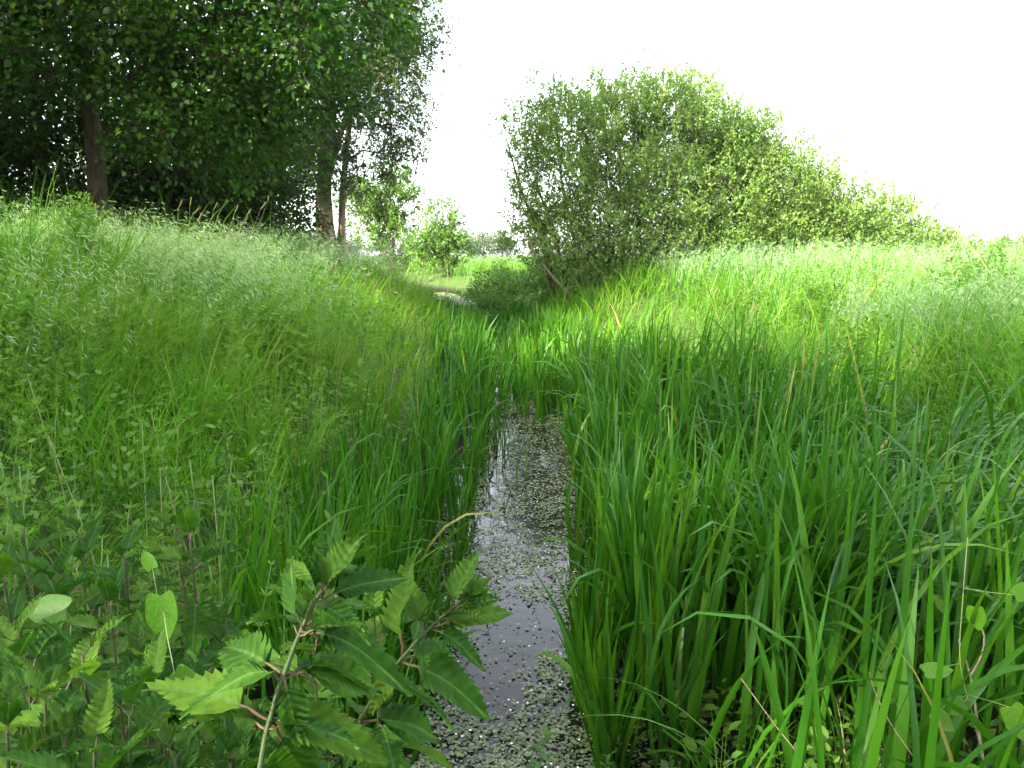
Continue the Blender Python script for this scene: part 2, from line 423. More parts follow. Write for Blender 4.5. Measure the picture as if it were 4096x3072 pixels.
def smooth_path(pts, n):
    pts = np.asarray(pts, float); t = np.concatenate([[0], np.cumsum(np.maximum(np.linalg.norm(np.diff(pts, axis=0), axis=1), 1e-5))]); t = t / t[-1]; tt = np.linspace(0, 1, n)
    out = []
    for c in range(pts.shape[1]):
        y = pts[:, c]; m = np.gradient(y, t)
        i = np.clip(np.searchsorted(t, tt, 'right') - 1, 0, len(t) - 2)
        h = t[i + 1] - t[i]; s = (tt - t[i]) / h
        out.append((2 * s**3 - 3 * s**2 + 1) * y[i] + (s**3 - 2 * s**2 + s) * h * m[i] + (-2 * s**3 + 3 * s**2) * y[i + 1] + (s**3 - s**2) * h * m[i + 1])
    return np.stack(out, -1)

# ------------------------------------------------------------------ trees
def clump_points(lobes, n, seed, shell=.45, gate=.42, fr=.55):
    """clump centres spread through a crown of ellipsoid lobes, thinned by noise so that gaps stay"""
    g = np.random.default_rng(seed); out = []
    wts = np.array([l[1][0] * l[1][1] * l[1][2] * (l[2] if len(l) > 2 else 1) for l in lobes]) ** .8; wts /= wts.sum()
    tries = 0
    while len(out) < n and tries < n * 30:
        tries += 1
        c, r = lobes[g.choice(len(lobes), p=wts)][:2]
        v = g.normal(size=3); v /= np.linalg.norm(v)
        rad = g.random() ** shell
        p = np.array(c) + v * rad * np.array(r)
        nz = fbm(np.array([p[0] * fr + p[2] * .37]), np.array([p[1] * fr + p[2] * fr + p[0] * .2]), seed)[0]
        if nz < gate and g.random() < .8: continue
        out.append(p)
    return np.array(out)

def make_tree(name, label, cat, base, trunks, lobes, nclump, nleaf, sigma, leafsize, leafwid, tpl, lmat, bmat, seed,
              droop=.2, group=None, shell=.45, gate=.42, flat=.75, twig_r=.006, trunk_sides=12, branch_scale=1., outward=.7, jit=.25, leaf_jit=.35, bend=.25, shoot=0, rise=.5):
    g = np.random.default_rng(seed)
    base = np.array(base, float)
    root = empty(name, base); tag(root, label, cat, group)
    C = clump_points([(np.array(l[0]) - base, *l[1:]) for l in lobes], nclump, seed, shell, gate)
    nodes, par, rad, depth = [], [], [], []
    tr = Acc()
    for ti, (pts, r0, r1) in enumerate(trunks):
        pts = smooth_path(np.array(pts, float), 16)
        f = np.linspace(0, 1, 16)
        rr = r0 + (r1 - r0) * f ** .8
        rr = rr * (1 + .55 * np.exp(-f * 16))
        tr.add(*tube(pts, rr, trunk_sides, .14, seed + ti))
        st = len(nodes)
        for q in range(3, 16):
            nodes.append(pts[q]); par.append(-1 if q == 3 else len(nodes) - 2); rad.append(rr[q]); depth.append(0)
    ntr = len(nodes)
    nodes = [np.array(a) for a in nodes]
    cap = nclump * 5 + ntr + 10
    NA = np.zeros((cap, 3)); NA[:ntr] = nodes; cnt = ntr
    PAR = np.full(cap, -1); PAR[:ntr] = par; TR = np.array(rad); DEP = np.zeros(cap)
    tn = NA[:ntr]
    order = np.argsort(np.min(np.linalg.norm(C[:, None] - tn[None], axis=2), 1))
    tips = []
    for ci in order:
        t = C[ci]
        dv = t - NA[:cnt]; dist = np.linalg.norm(dv, axis=1)
        cost = dist + 1.0 * np.maximum(0, NA[:cnt, 2] - t[2] + .15 * dist) + .18 * DEP[:cnt]
        b = int(np.argmin(cost)); L = dist[b]
        m = int(np.clip(L / .45, 1, 5)); prev = b
        s0 = NA[b]
        for q in range(1, m + 1):
            f = q / m
            p = s0 + dv[b] * f + np.array([0, 0, bend * L * math.sin(f * PI)]) + (g.normal(size=3) * jit * .3 * L / m if q < m else 0)
            NA[cnt] = p; PAR[cnt] = prev; DEP[cnt] = DEP[b] + f; prev = cnt; cnt += 1
            if cnt >= cap - 6: break
        tips.append(prev)
        if cnt >= cap - 6: break
    # pipe-model radii
    acc = np.zeros(cnt)
    R = np.zeros(cnt)
    for q in range(cnt - 1, ntr - 1, -1):
        R[q] = max(twig_r, acc[q] ** (1 / 2.2)) * 1.0
        acc[PAR[q]] += R[q] ** 2.2
    R[ntr:] *= branch_scale
    R[:ntr] = TR
    e = np.arange(ntr, cnt); pp = PAR[e]
    ra = np.where(pp < ntr, np.minimum(R[e] * 1.25, R[pp] * .9), np.minimum(R[pp], R[e] * 1.5))
    br = Acc()
    thick = R[e] > .018
    for sel, sd in ((thick, 6), (~thick, 3)):
        if sel.any(): br.add(*cones(NA[pp[sel]], NA[e[sel]], ra[sel], R[e[sel]], sd))
    # leaf clumps
    K = len(C); nl = np.maximum(3, g.poisson(nleaf, K) * (.5 + g.random(K))).astype(int)
    ci = np.repeat(np.arange(K), nl); N = len(ci)
    ctr = C.mean(0)
    outd = nrm(C - np.array([ctr[0], ctr[1], C[:, 2].min()]))
    sg = sigma * (.6 + .8 * g.random(K))
    off = g.normal(size=(N, 3)); off = off / np.maximum(np.linalg.norm(off, axis=1, keepdims=True), 1e-6) * (g.random((N, 1)) ** .6) * 1.7
    off *= sg[ci][:, None]; off[:, 2] *= flat
    off += outd[ci] * (sg[ci] * g.random(N) * .9)[:, None]
    off[:, 2] -= droop * sg[ci] * (np.linalg.norm(off, axis=1) / sg[ci]) ** 2 * .5
    P = C[ci] + off
    D = nrm(off) * outward + g.normal(size=(N, 3)) * leaf_jit; D[:, 2] -= droop
    Nn = np.array([0, 0, .8]) + g.normal(size=(N, 3)) * .55
    if shoot:
        # leaves stand along thin shoots that leave the clump's heart
        per = 10; ns = np.maximum(1, (nl / per).astype(int)); si = np.repeat(np.arange(K), ns); M_ = len(si)
        sd_ = outd[si] * .55 + g.normal(size=(M_, 3)) * .6 + np.array([0, 0, rise]); sd_ = nrm(sd_)
        ln = shoot * g.uniform(.5, 1.2, M_); so_ = C[si] + g.normal(size=(M_, 3)) * sigma * .45
        fl_ = (np.arange(per) + .5) / per
        dr = np.array([0, 0, -1.]) * droop
        P = so_[:, None] + sd_[:, None] * (ln[:, None] * fl_[None])[..., None] + dr * (ln[:, None] * fl_[None] ** 2)[..., None]
        tips_ = so_ + sd_ * ln[:, None] + dr * ln[:, None]
        D = sd_[:, None] * .55 + 2 * dr * fl_[None, :, None] * .6 + g.normal(size=(M_, per, 3)) * .55
        P = P.reshape(-1, 3); D = D.reshape(-1, 3); ci = np.repeat(si, per); N = len(ci)
        Nn = np.array([0, 0, .8]) + g.normal(size=(N, 3)) * .55
        br.add(*cones(so_, tips_, np.full(M_, twig_r * .8), np.full(M_, twig_r * .3), 3))
    rn = np.clip(g.random(K)[ci] * .55 + g.random(N) * .45, 0, 1)
    sz = leafsize * (.6 + .7 * g.random(N))
    V, Q, T, A = leaves(tpl, P, D, Nn, sz, np.full(N, leafwid), rn)
    # twigs run from the clump centre to some of the leaves
    tw = g.random(N) < min(1, 4. / max(nleaf, 1))
    n_ = tw.sum()
    if not shoot: br.add(*cones(C[ci[tw]], P[tw], np.full(n_, twig_r * .8), np.full(n_, twig_r * .35), 3))
    t_o = link('trunk', tr.mesh('trunk', bmat, True), root)
    tag(link('branches', br.mesh('branches', bmat, True), root), kind='stuff')
    cr = np_mesh('crown', V, Q, T, lmat, {'rnd': A})
    tag(link('crown', cr, root), kind='stuff')
    return root

def copy_tree(o, loc, rotz, label, sc=1.):
    c = o.copy(); c.scale = (sc, sc, sc); COL.objects.link(c); c.location = loc; c.rotation_euler = (0, 0, rotz); c['label'] = label
    for ch in list(o.children):
        d = ch.copy(); COL.objects.link(d); d.parent = c
    return c

def lob(*a): return [((q[0], q[1], q[2]), (q[3], q[4], q[5]), q[6] if len(q) > 6 else 1.) for q in a]

# the oak whose boughs reach over the bank
zb = tz(-7.8, 14)
oak = make_tree('oak_tree', 'large dark oak with a bare trunk and low boughs over the left bank', 'tree', (-7.6, 14, zb),
    [([(0, 0, -.2), (.05, 0, 2), (-.05, .1, 5), (.1, 0, 8), (.3, .1, 12)], .19, .05),
     ([(0, 0, 3.4), (1.2, -.4, 4.4), (2.6, -.9, 5.2), (4.2, -1.3, 5.6)], .09, .03),
     ([(0, 0, 4.6), (-1.2, -.6, 6), (-2.6, -1.2, 7.2)], .09, .03)],
    lob((-7.2, 13.4, 10, 4.2, 4.2, 4.0, .3), (-4.5, 12.6, 6.0, 2.9, 2.4, 2.0, 1.4), (-3.2, 12.2, 5.2, 1.7, 1.7, 1.6, 1.6), (-8.6, 12.4, 5.6, 2.6, 2.0, 1.5, 1.0), (-4.7, 12.8, 3.9, 1.9, 1.6, 1.1, 1.6), (-6.6, 12.0, 5.4, 2.2, 1.6, 1.4, 1.2), (-3.8, 12.5, 9.2, 2.4, 2.2, 2.2, .4)),
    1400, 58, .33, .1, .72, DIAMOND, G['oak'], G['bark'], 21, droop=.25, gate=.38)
# a second tree at the left edge, its trunk cut by the frame
zb = tz(-9.1, 13)
make_tree('oak_tree', 'oak with a thick dark trunk cut by the left edge of the picture', 'tree', (-9.25, 13.2, zb),
    [([(0, 0, -.2), (.0, 0, 2), (.1, .1, 5), (-.1, 0, 10)], .24, .08)],
    lob((-10, 12.5, 8.5, 3, 3, 3.2, .4), (-8.4, 11.4, 4.9, 1.7, 1.5, 1.3), (-9.6, 12.6, 4.0, 1.8, 1.6, 1.4)),
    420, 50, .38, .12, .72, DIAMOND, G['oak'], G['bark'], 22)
make_tree('ash_tree', 'slim dark trunk behind the oak, light showing through its crown', 'tree', (-11.2, 18.2, tz(-11.2, 18.2)),
    [([(0, 0, -.2), (.1, 0, 3), (-.1, .1, 7), (.1, 0, 12)], .18, .06)],
    lob((-11, 18, 10, 3, 3, 3.6), (-10.2, 18, 6, 2, 2, 1.6), (-8.5, 19, 7.5, 2.2, 2, 2.4)),
    380, 50, .45, .16, .55, DIAMOND, G['thorn'], G['bark'], 23, gate=.46)
# dense dark thorn hedge under the trees
hedge = [(-10.4, 14.6, 5.2, 1.7, 'dark hawthorn bush at the far left, beside the cut-off trunk'),
         (-9.0, 15.2, 4.6, 1.5, 'dark hawthorn bush left of the oak trunk, in deep shade'),
         (-6.7, 16.4, 4.4, 1.7, 'tall dark hawthorn right behind the oak trunk, in deep shade'),
         (-6.0, 17.6, 4.6, 1.35, 'tall dark hawthorn under the tip of the oak bough'),
         (-8.4, 17.6, 5.6, 1.9, 'tallest dark hawthorn of the hedge, behind the oak trunk'),
         (-7.2, 20.5, 4.2, 1.9, 'hawthorn at the back of the hedge, right of the oak trunk'),
         (-10.2, 20.5, 4.6, 2.0, 'hawthorn at the back of the hedge, left of the oak trunk'),
         (-7.0, 19.4, 3.4, 1.4, 'hawthorn at the right end of the hedge, next to the willow trunk'),
         (-14.8, 20.5, 6.2, 2.3, 'hawthorn far back behind the hedge, at the left edge'), (-9.8, 23.5, 6.6, 2.3, 'hawthorn far back behind the hedge, seen past the oak trunk'), (-13, 24.5, 7, 2.5, 'highest hawthorn far back behind the hedge, left of the oak trunk'),
         (-12.6, 17.5, 5.0, 2.0, 'tall hawthorn at the back of the hedge, at the left edge')]
for i, (x, y, h, r, lb) in enumerate(hedge):
    z0 = tz(x, y)
    make_tree('hawthorn_bush', lb, 'shrub', (x, y, z0),
        [([(0, 0, -.1), (.1, .05, h * .3), (.0, .1, h * .7)], .07, .02), ([(.1, 0, -.1), (.4, -.1, h * .3), (.6, .1, h * .6)], .05, .015), ([(-.1, 0, -.1), (-.4, .1, h * .3), (-.5, -.1, h * .6)], .05, .015)],
        lob((x, y, z0 + h * .55, r, r, h * .48), (x + .3, y - .4, z0 + h * .26, r * 1.05, r * .8, h * .28), (x - .2, y - .3, z0 + .35, r * 1.1, r * .8, .5, 1.6)),
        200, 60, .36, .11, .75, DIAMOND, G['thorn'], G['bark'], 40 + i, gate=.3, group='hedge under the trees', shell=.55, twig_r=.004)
# tall willow at the end of the row
z0 = tz(-5.85, 24)
make_tree('willow_tree', 'tall willow with a sunlit trunk and hanging leaves, right end of the tree row', 'tree', (-5.85, 24, z0),
    [([(0, 0, -.2), (-.05, 0, 2), (.2, .1, 5), (.5, 0, 9), (.9, 0, 12.5)], .31, .06),
     ([(.42, .1, -.2), (.5, .1, 2), (.9, .1, 5), (1.6, .2, 8.5)], .14, .04),
     ([(.1, 0, 3), (1.0, -.3, 5), (2.4, -.6, 7)], .12, .03)],
    lob((-5.2, 24, 9, 2.6, 2.6, 3.6, .7), (-3.6, 23.6, 9.0, 1.7, 1.8, 2.2), (-3.5, 23.5, 7.2, 1.55, 1.6, 2.0), (-4.2, 23.6, 5.6, 1.6, 1.6, 1.5), (-6.8, 24, 5.6, 2.0, 1.8, 2.0), (-5.0, 23.2, 4.2, 1.5, 1.3, .9, 1.4), (-6.0, 22.7, 4.9, 1.4, .9, 1.4, 1.6), (-5.0, 22.7, 6.4, 1.4, .9, 1.5, 1.5), (-3.6, 23.4, 4.9, .9, 1.0, 1.0), (-3.2, 23.6, 11.0, 1.8, 2, 2, .3)),
    1050, 68, .38, .13, .34, DIAMOND, G['willow'], G['bark_w'], 31, droop=.55, flat=1.1, gate=.40, outward=.4, shoot=.6, rise=-.1)
# smaller sunlit trees beyond the row
z0 = tz(-7.0, 44)
make_tree('young_maple_tree', 'round bright green tree standing left of the thin airy one', 'tree', (-7.0, 44, z0),
    [([(0, 0, -.2), (.1, 0, 1.2), (.0, .1, 3.8)], .12, .03), ([(0, 0, .4), (-.5, 0, 1.4), (-.8, 0, 2.8)], .07, .02)],
    lob((-7.0, 44, 4.6, 2.0, 1.7, 2.3), (-8.6, 44, 4.2, 1.6, 1.4, 1.8), (-6.3, 43.6, 2.8, 1.6, 1.5, 1.2), (-7.9, 44, 2.8, 1.3, 1.3, 1.1), (-6.8, 43.6, 1.6, 1.8, 1.3, .7)),
    460, 50, .3, .15, .6, DIAMOND, G['young'], G['bark_s'], 51, shoot=.5, rise=.3, gate=.46)
z0 = tz(-3.1, 37)
make_tree('young_willow_tree', 'thin airy pale green young tree nearest to the open sky', 'tree', (-3.1, 37, z0),
    [([(0, 0, -.2), (.0, 0, 1.2), (.1, .1, 3.4)], .05, .015), ([(.1, 0, -.1), (.5, 0, 1.2), (1, 0, 2.2)], .04, .012), ([(-.1, 0, -.1), (-.5, 0, 1.2), (-.8, 0, 2.4)], .04, .012)],
    lob((-3.4, 37, 2.9, 1.2, 1.2, 1.5), (-2.8, 36.6, 1.9, 1.0, 1.0, .9), (-4.2, 36.6, 2.0, .9, .9, .9), (-3.3, 36.6, 1.2, 1.3, .9, .5)),
    260, 36, .3, .13, .65, DIAMOND, G['young'], G['bark_s'], 52, gate=.5, shoot=.6, rise=.5)
for i, (x, y, h, r, lb) in enumerate([(-6.4, 41, 1.5, 1.0, 'low dark bush at the foot of the round bright tree'), (-8.3, 31, 1.5, 1.0, 'low bush right of the willow trunk, in the gap under the trees'), (-4.0, 39.6, 1.1, .9, 'low pale bush below the airy young tree')]):
    z0 = tz(x, y)
    make_tree('low_bush', lb, 'shrub', (x, y, z0), [([(0, 0, -.1), (.05, 0, h * .3), (.1, .1, h * .7)], .03, .01)],
        lob((x, y, z0 + h * .5, r, r, h * .5)), 60, 40, .25, .08, .6, DIAMOND, G['young'] if i != 0 else G['thorn'], G['bark_s'], 60 + i, gate=.2, group='low bushes beyond the row')

# the big sallow bush and its lower neighbours
z0 = tz(2.2, 17)
stems = []
gg = random.Random(5)
for kx in range(12):
    a = -.5 + kx * .125 + gg.uniform(-.05, .05)
    bx = -1.2 + kx * .28
    ln = 3.9 - abs(a - .1) * .9
    lean = math.sin(a)
    stems.append(([(bx, gg.uniform(-.5, .5), -.2), (bx + lean * ln * .22, gg.uniform(-.4, .4), ln * .33), (bx + lean * ln * .5, gg.uniform(-.7, .7), ln * .64), (bx + lean * ln * .72, gg.uniform(-.9, .9), ln * .98)], gg.uniform(.045, .085), .014))
make_tree('sallow_bush', 'huge round grey-green sallow bush with many dark stems', 'shrub', (2.2, 17, z0), stems,
    lob((2.7, 17.2, 3.3, 2.8, 2.2, 2.3, 1.3), (3.0, 17.2, 4.5, 1.7, 1.5, 1.2), (1.0, 16.9, 3.5, 1.35, 1.4, 1.45, .8), (3.6, 16.3, 2.2, 2.3, 1.3, 1.4, 1.3), (.6, 16.8, 2.0, .9, 1.1, .8), (.75, 17, 4.5, 1.15, 1.2, .9, .6), (4.3, 17.3, 4.5, 1.2, 1.2, .95), (3.8, 15.9, 1.4, 1.9, .8, .7, 1.6), (1.6, 16.0, 1.5, 1.2, .8, .8, 1.5)),
    1600, 76, .26, .08, .46, DIAMOND, G['sallow'], G['bark_s'], 71, droop=.08, gate=.3, twig_r=.004, trunk_sides=7, shell=.45, flat=1.0, bend=.1, shoot=.42, rise=.7)
z0 = tz(5.8, 17.6)
def fan(n, h, w, seed):
    g = random.Random(seed); o = []
    for q in range(n):
        a = -1 + 2 * (q + .5) / n
        o.append(([(a * w * .3, g.uniform(-.3, .3), -.2), (a * w * .55, g.uniform(-.4, .4), h * .4), (a * w * .9, g.uniform(-.6, .6), h * .85)], g.uniform(.035, .06), .012))
    return o
make_tree('sallow_bush', 'middle sallow bush, sloping down on the right of the huge one, sunlit', 'shrub', (5.9, 17.6, z0), fan(8, 3.4, 2.4, 3),
    lob((5.6, 17.6, 2.8, 2.1, 1.9, 1.9), (6.9, 17.4, 2.1, 1.6, 1.6, 1.5), (5.2, 17.3, 3.8, 1.1, 1.2, .8), (5.9, 16.4, 1.4, 2.0, .8, .7, 1.6)),
    1150, 78, .26, .078, .46, DIAMOND, G['sallow'], G['bark_s'], 72, droop=.08, gate=.34, twig_r=.004, trunk_sides=6, shell=.45, flat=1.0, bend=.1, shoot=.42, rise=.7)
z0 = tz(9, 17.5)
make_tree('sallow_bush', 'lowest sallow bush, bright yellow-green, at the right end of the thicket', 'shrub', (9, 17.5, z0), fan(7, 1.7, 1.8, 4),
    lob((8.3, 17.5, 1.8, 1.6, 1.5, 1.3), (9.7, 17.4, 1.3, 1.5, 1.4, .8), (8.6, 16.6, 1.1, 1.6, .8, .6)),
    760, 72, .25, .078, .46, DIAMOND, G['sallow'], G['bark_s'], 73, droop=.08, gate=.32, twig_r=.004, trunk_sides=6, shell=.5, flat=1.0, bend=.1, shoot=.42, rise=.7)
# fallen pale stem leaning out of the sallow bush
V, Q, T = tube(smooth_path([(1.25, 15.9, .75), (.95, 15.9, 1.05), (.62, 15.9, 1.45), (.42, 15.9, 1.75), (.36, 15.9, 1.98)], 12), np.linspace(.04, .022, 12), 8, .5)
lg = link('fallen_branch', np_mesh('fallen_branch', V, Q, T, G['bark_p'], smooth=True))
tag(lg, 'broken pale branch leaning out at the left foot of the huge sallow bush', 'branch')

# bramble and nettle mound on the far bank
for i, (x, y, rx, ry, h, n, lb) in enumerate([(.0, 23.2, 1.1, 1.6, .95, 150, 'bright green bramble mound at the bend of the ditch'),
                                             (1.15, 19.6, .8, 1.2, .9, 90, 'dark bramble mound in the shade at the foot of the huge bush'),
                                             (-.45, 20.9, .45, .6, .55, 50, 'small yellow-green weed clump at the far water edge')]):
    z0 = tz(x, y)
    make_tree('bramble_bush', lb, 'shrub', (x, y, z0), [([(0, 0, -.1), (.1, 0, h * .3), (.2, .1, h * .6)], .02, .008), ([(0, 0, -.1), (-.2, .1, h * .3), (-.4, .1, h * .5)], .02, .008)],
        lob((x, y, z0 + h * .35, rx, ry, h * .62)), n, 44, .2, .09, .6, DIAMOND, G['bramble'], G['bark_s'], 80 + i, gate=.1, twig_r=.004, group='mounds along the right bank', branch_scale=.7)

# leafy weed clumps standing out of the bank grass
for i, (x, y, rx, h, lb) in enumerate([(-3.5, 6.2, .14, .95, 'narrow leafy green weed clump on the left crest, before the oak trunk'),
        (-1.75, 5.2, .3, .5, 'low dark weed clump halfway up the left slope, near the ditch'), (-2.9, 7.0, .4, .6, 'wide weed clump on the left slope below the foxtails'),
        (-2.3, 3.3, .3, .5, 'bushy weed clump on the near left slope, left of the thistles'),
        (3.4, 8.2, .35, .72, 'dark leafy weed clump on the right bank, below the middle sallow bush'),
        (4.6, 7.4, .4, .75, 'broad dark weed clump on the right bank, near the right edge'), (2.7, 6.0, .35, .65, 'bright weed clump behind the right reeds')]):
    z0 = tz(x, y)
    make_tree('weed_clump', lb, 'weed', (x, y, z0), [([(0, 0, -.05), (.02, 0, h * .4), (.04, .02, h * .8)], .008, .003), ([(.03, 0, -.05), (.1, .04, h * .4), (.14, .05, h * .7)], .007, .003), ([(-.03, 0, -.05), (-.1, .04, h * .4), (-.15, .0, h * .7)], .007, .003)],
        lob((x, y, z0 + h * .55, rx, rx, h * .5)), 60, 44, .07, .042, .36, DIAMOND, G['cleaver'], G['stalk'], 180 + i, gate=.1, twig_r=.0015, group='weed clumps on the banks', trunk_sides=5, shoot=.15, rise=.5, droop=.15)

# far tree line
fx = [(-26, 190, 7.5), (-20, 196, 6.5), (-15.5, 185, 7.8), (-10.5, 195, 6.2), (-7, 188, 7), (-2.5, 192, 6.6), (-52, 180, 9), (-46, 186, 8.2), (-40, 182, 7.6), (-33, 190, 8), (97, 150, 4.6), (104, 152, 5.2), (111, 150, 6), (90, 156, 4)]
fl = ['far hazy tree in the left part of the row seen past the airy young tree', 'far hazy tree, second from the left in the row on the horizon', 'far hazy round tree in the middle of the row on the horizon', 'lowest far hazy tree of the row on the horizon', 'far hazy tree right of the middle of the row on the horizon',
      'far hazy tree at the left edge of the huge bush', 'far hazy tree seen in the gap left of the willow trunk, leftmost', 'far hazy tree in the gap left of the willow trunk, second', 'far hazy tree in the gap left of the willow trunk, third', 'far hazy tree half hidden by the willow trunk',
      'far tree above the grass at the right edge, leftmost of the tall ones', 'far tree above the grass at the right edge, middle one', 'far tallest tree at the very right edge of the horizon', 'far low tree right of the sallow thicket']
for i, ((x, y, h), lb) in enumerate(zip(fx, fl)):
    z0 = tz(x, y); r = h * .36
    make_tree('far_tree', lb, 'tree', (x, y, z0), [([(0, 0, -.3), (0, 0, h * .3), (.2, 0, h * .7)], .25, .06)],
        lob((x, y, z0 + h * .55, r * 1.2, r, h * .45), (x + r * .5, y, z0 + h * .4, r, r, h * .3)), 70, 26, .7, .5, .7, DIAMOND, G['far'], G['bark'], 100 + i, group='far tree line', gate=.3, twig_r=.03, trunk_sides=6)

# unseen oaks that shade the ditch: the row continued on the left, two added behind the camera
copy_tree(oak, (-16.5, 4.5, 1.1), 2.1, 'oak of the same row standing left of the frame, nearest the cut-off trunk', 1.2)
copy_tree(oak, (-16.5, -3.5, 1.1), .9, 'oak of the same row standing left of the frame, abreast of the camera', 1.08)
copy_tree(oak, (-16, -10.5, 1.1), 4.0, 'oak of the same row standing left of the frame, behind the camera', 1.4)
copy_tree(oak, (-12, -6.5, 1.1), 3.1, 'oak of the same row standing left of the frame, closest to the path', 1.2)
copy_tree(oak, (-2.5, -9.5, .6), 1.2, 'unseen oak added for shade behind the camera, left of the ditch', 1.2)  # this oak and the next are added to darken the foreground fronts
copy_tree(oak, (6.5, -9, .6), 5.2, 'unseen oak added for shade behind the camera, right of the ditch', 1.1)

# ------------------------------------------------------------------ grasses, reeds, herbs
def sample(n, r0, r1, q, seed, half=40):
    """points in front of the camera, denser near by; pdf of distance ~ r^q"""
    g = np.random.default_rng(seed)
    u = g.random(n)
    e = q + 1
    r = (r0**e + u * (r1**e - r0**e)) ** (1 / e)
    th = np.radians(g.uniform(-half, half, n))
    x, y = r * np.sin(th), r * np.cos(th)
    return x, y, x - cx(y), r, g

def keep(p, g): return g.random(len(p)) < p

def tuft(x, y, c, seed, pull):
    """gather points into tufts and give the direction away from the tuft's heart"""
    ix, iy = np.floor(x / c), np.floor(y / c)
    tx, ty = (ix + .15 + .7 * hash2(ix, iy, seed)) * c, (iy + .15 + .7 * hash2(ix, iy, seed + 1)) * c
    dx, dy = x - tx, y - ty
    return tx + dx * pull, ty + dy * pull, np.arctan2(dy, dx), np.hypot(dx, dy) / c, hash2(ix, iy, seed + 2)

WIND = 0.15      # blades lean to the right
# meadow grass
def meadow(n, r0, r1, q, seed, nseg):
    x, y, d, r, g = sample(n, r0, r1, q, seed)
    nz = fbm(x * .9, y * .9, 21)
    left = sstep(.75, 1.6, -d); right = sstep(2.0, 3.2, d) * (1 - sstep(9, 14, y)) + sstep(.8, 1.5, d) * sstep(9, 14, y)
    p = np.where(d < 0, left, right) * np.clip((fbm(x * 1.6, y * 1.6, 23) - .3) * 3.2, .12, 1.0)
    p *= np.where((x < -7.0) & (y > 13), .25, 1)
    p = np.maximum(p, .12 * (d > .6) * (y < 2.5))
    p *= np.where((y < 1.9) & (d < 0), .35, 1) * np.where((d < 0) & (r < 5), .35 + .5 * sstep(2.2, 5, r), 1)
    k = keep(p, g); x, y, d, r, nz = x[k], y[k], d[k], r[k], nz[k]
    n = len(x)
    H = (.38 + .38 * g.random(n)) * (.45 + 1.1 * fbm(x * 1.3, y * 1.3, 33)) * (1 + .1 * sstep(2, 4, -d))
    H *= np.where((d > 0) & (y < 2.5), .6, 1)
    H *= np.where(r < 3.2, .72, 1.0) * np.where(d < 0, np.interp(-d, [.8, 1.5, 3, 4.2], [.62, .62, .85, 1.1]), 1) * (1 + .2 * (g.random(n) < .06))
    w = .0054 * (.5 + .9 * g.random(n)) * np.maximum(1, r / 3.6) ** .75
    tc = .2 * np.maximum(1, r / 7)
    x, y, ta, tr, th_ = tuft(x, y, .22, 5, .45)
    az = np.where(g.random(n) < .65, ta + g.normal(0, .5, n), g.normal(WIND, .9, n)) + 1.6 * (fbm(x * .7, y * .7, 12) - .5)
    H = H * (.7 + .6 * th_)
    t0 = np.abs(g.normal(0, .12, n)) + .35 * tr; cu = g.gamma(2.2, .42, n)
    P = np.stack([x, y, terrain(x, y) - .02], -1)
    rn = np.clip(1.1 * (fbm(x * 1.1, y * 1.1, 5) - .5) + .33 + .4 * g.random(n) + .04 * (d < 0) - .1 * (d > 0), 0, .88)  # bank tint stands in for light: left a little lighter, right darker
    rn = np.where(g.random(n) < .03, 1, rn)
    V, Q, T, A, _ = blades(P, H, w, az, t0, cu, nseg, twist=g.uniform(-.8, .8, n), rnd=rn)
    return V, Q, T, A
a = Acc()
a.add(*meadow(85000, 1.2, 7, .1, 1, 5))
a.add(*meadow(70000, 6, 18, .2, 2, 4))
a.add(*meadow(46000, 16, 75, .1, 3, 3))
tag(link('meadow_grass', a.mesh('meadow_grass', G['grass'])), 'tall green meadow grass covering both banks and the field', 'grass', kind='stuff')

# pale drooping seed heads
def seedgrass(n, r0, r1, q, seed):
    x, y, d, r, g = sample(n, r0, r1, q, seed)
    nz = fbm(x * .6 + 3, y * .6, 41)
    p = np.where(d < 0, sstep(1.5, 3.2, -d) * (.25 + .75 * sstep(3.5, 6, r)), sstep(2.6, 3.8, d) * sstep(4.5, 6.5, y) * 3) * np.clip((nz - .3) * 3.5 + .35 * (d > 0), 0.03, 1)
    p *= np.where((x < -7.0) & (y > 13), .2, 1) * np.where(y < 2.6, .1, 1)
    k = keep(p, g); x, y, d, r = x[k], y[k], d[k], r[k]; n = len(x)
    H = (.68 + .36 * g.random(n)) * np.where(d < 0, np.interp(-d, [1, 3, 4.2], [.75, .95, 1.1]), 1)
    az = g.normal(.1, .8, n); t0 = np.abs(g.normal(0, .12, n)); cu = .5 + g.gamma(2, .35, n)
    P = np.stack([x, y, terrain(x, y) - .02], -1)
    ws = np.maximum(1, r / 4.5) ** .8
    V, Q, T, A, C = blades(P, H, .0016 * ws, az, t0, cu, 5, rnd=np.full(n, .2), prof=lambda k: 1 - .6 * k, cpow=2.6)
    acc = (V, Q, T, A)
    m = 8
    f = g.uniform(2.9, 5., (n, m)); i = np.minimum(f.astype(int), 4); fr = (f - i)[..., None]
    ar = np.arange(n)[:, None]
    B = C[ar, i] * (1 - fr) + C[ar, i + 1] * fr
    D = np.stack([np.cos(az), np.sin(az), 0 * az], -1)[:, None] * .55 + g.normal(size=(n, m, 3)) * .35 + np.array([0, 0, -.45])
    B = B + nrm(D) * .012
    sz = (.03 + .024 * g.random(n * m)) * np.repeat(ws ** .35, m)
    wd = np.repeat(.11 * ws ** .35, m)
    L2 = leaves(DIAMOND, B.reshape(-1, 3), D.reshape(-1, 3), g.normal(size=(n * m, 3)), sz, wd, np.clip(.3 + .6 * g.random(n * m) - .25 * np.repeat(d > 0, m), 0, 1))
    return acc, L2
a = Acc()
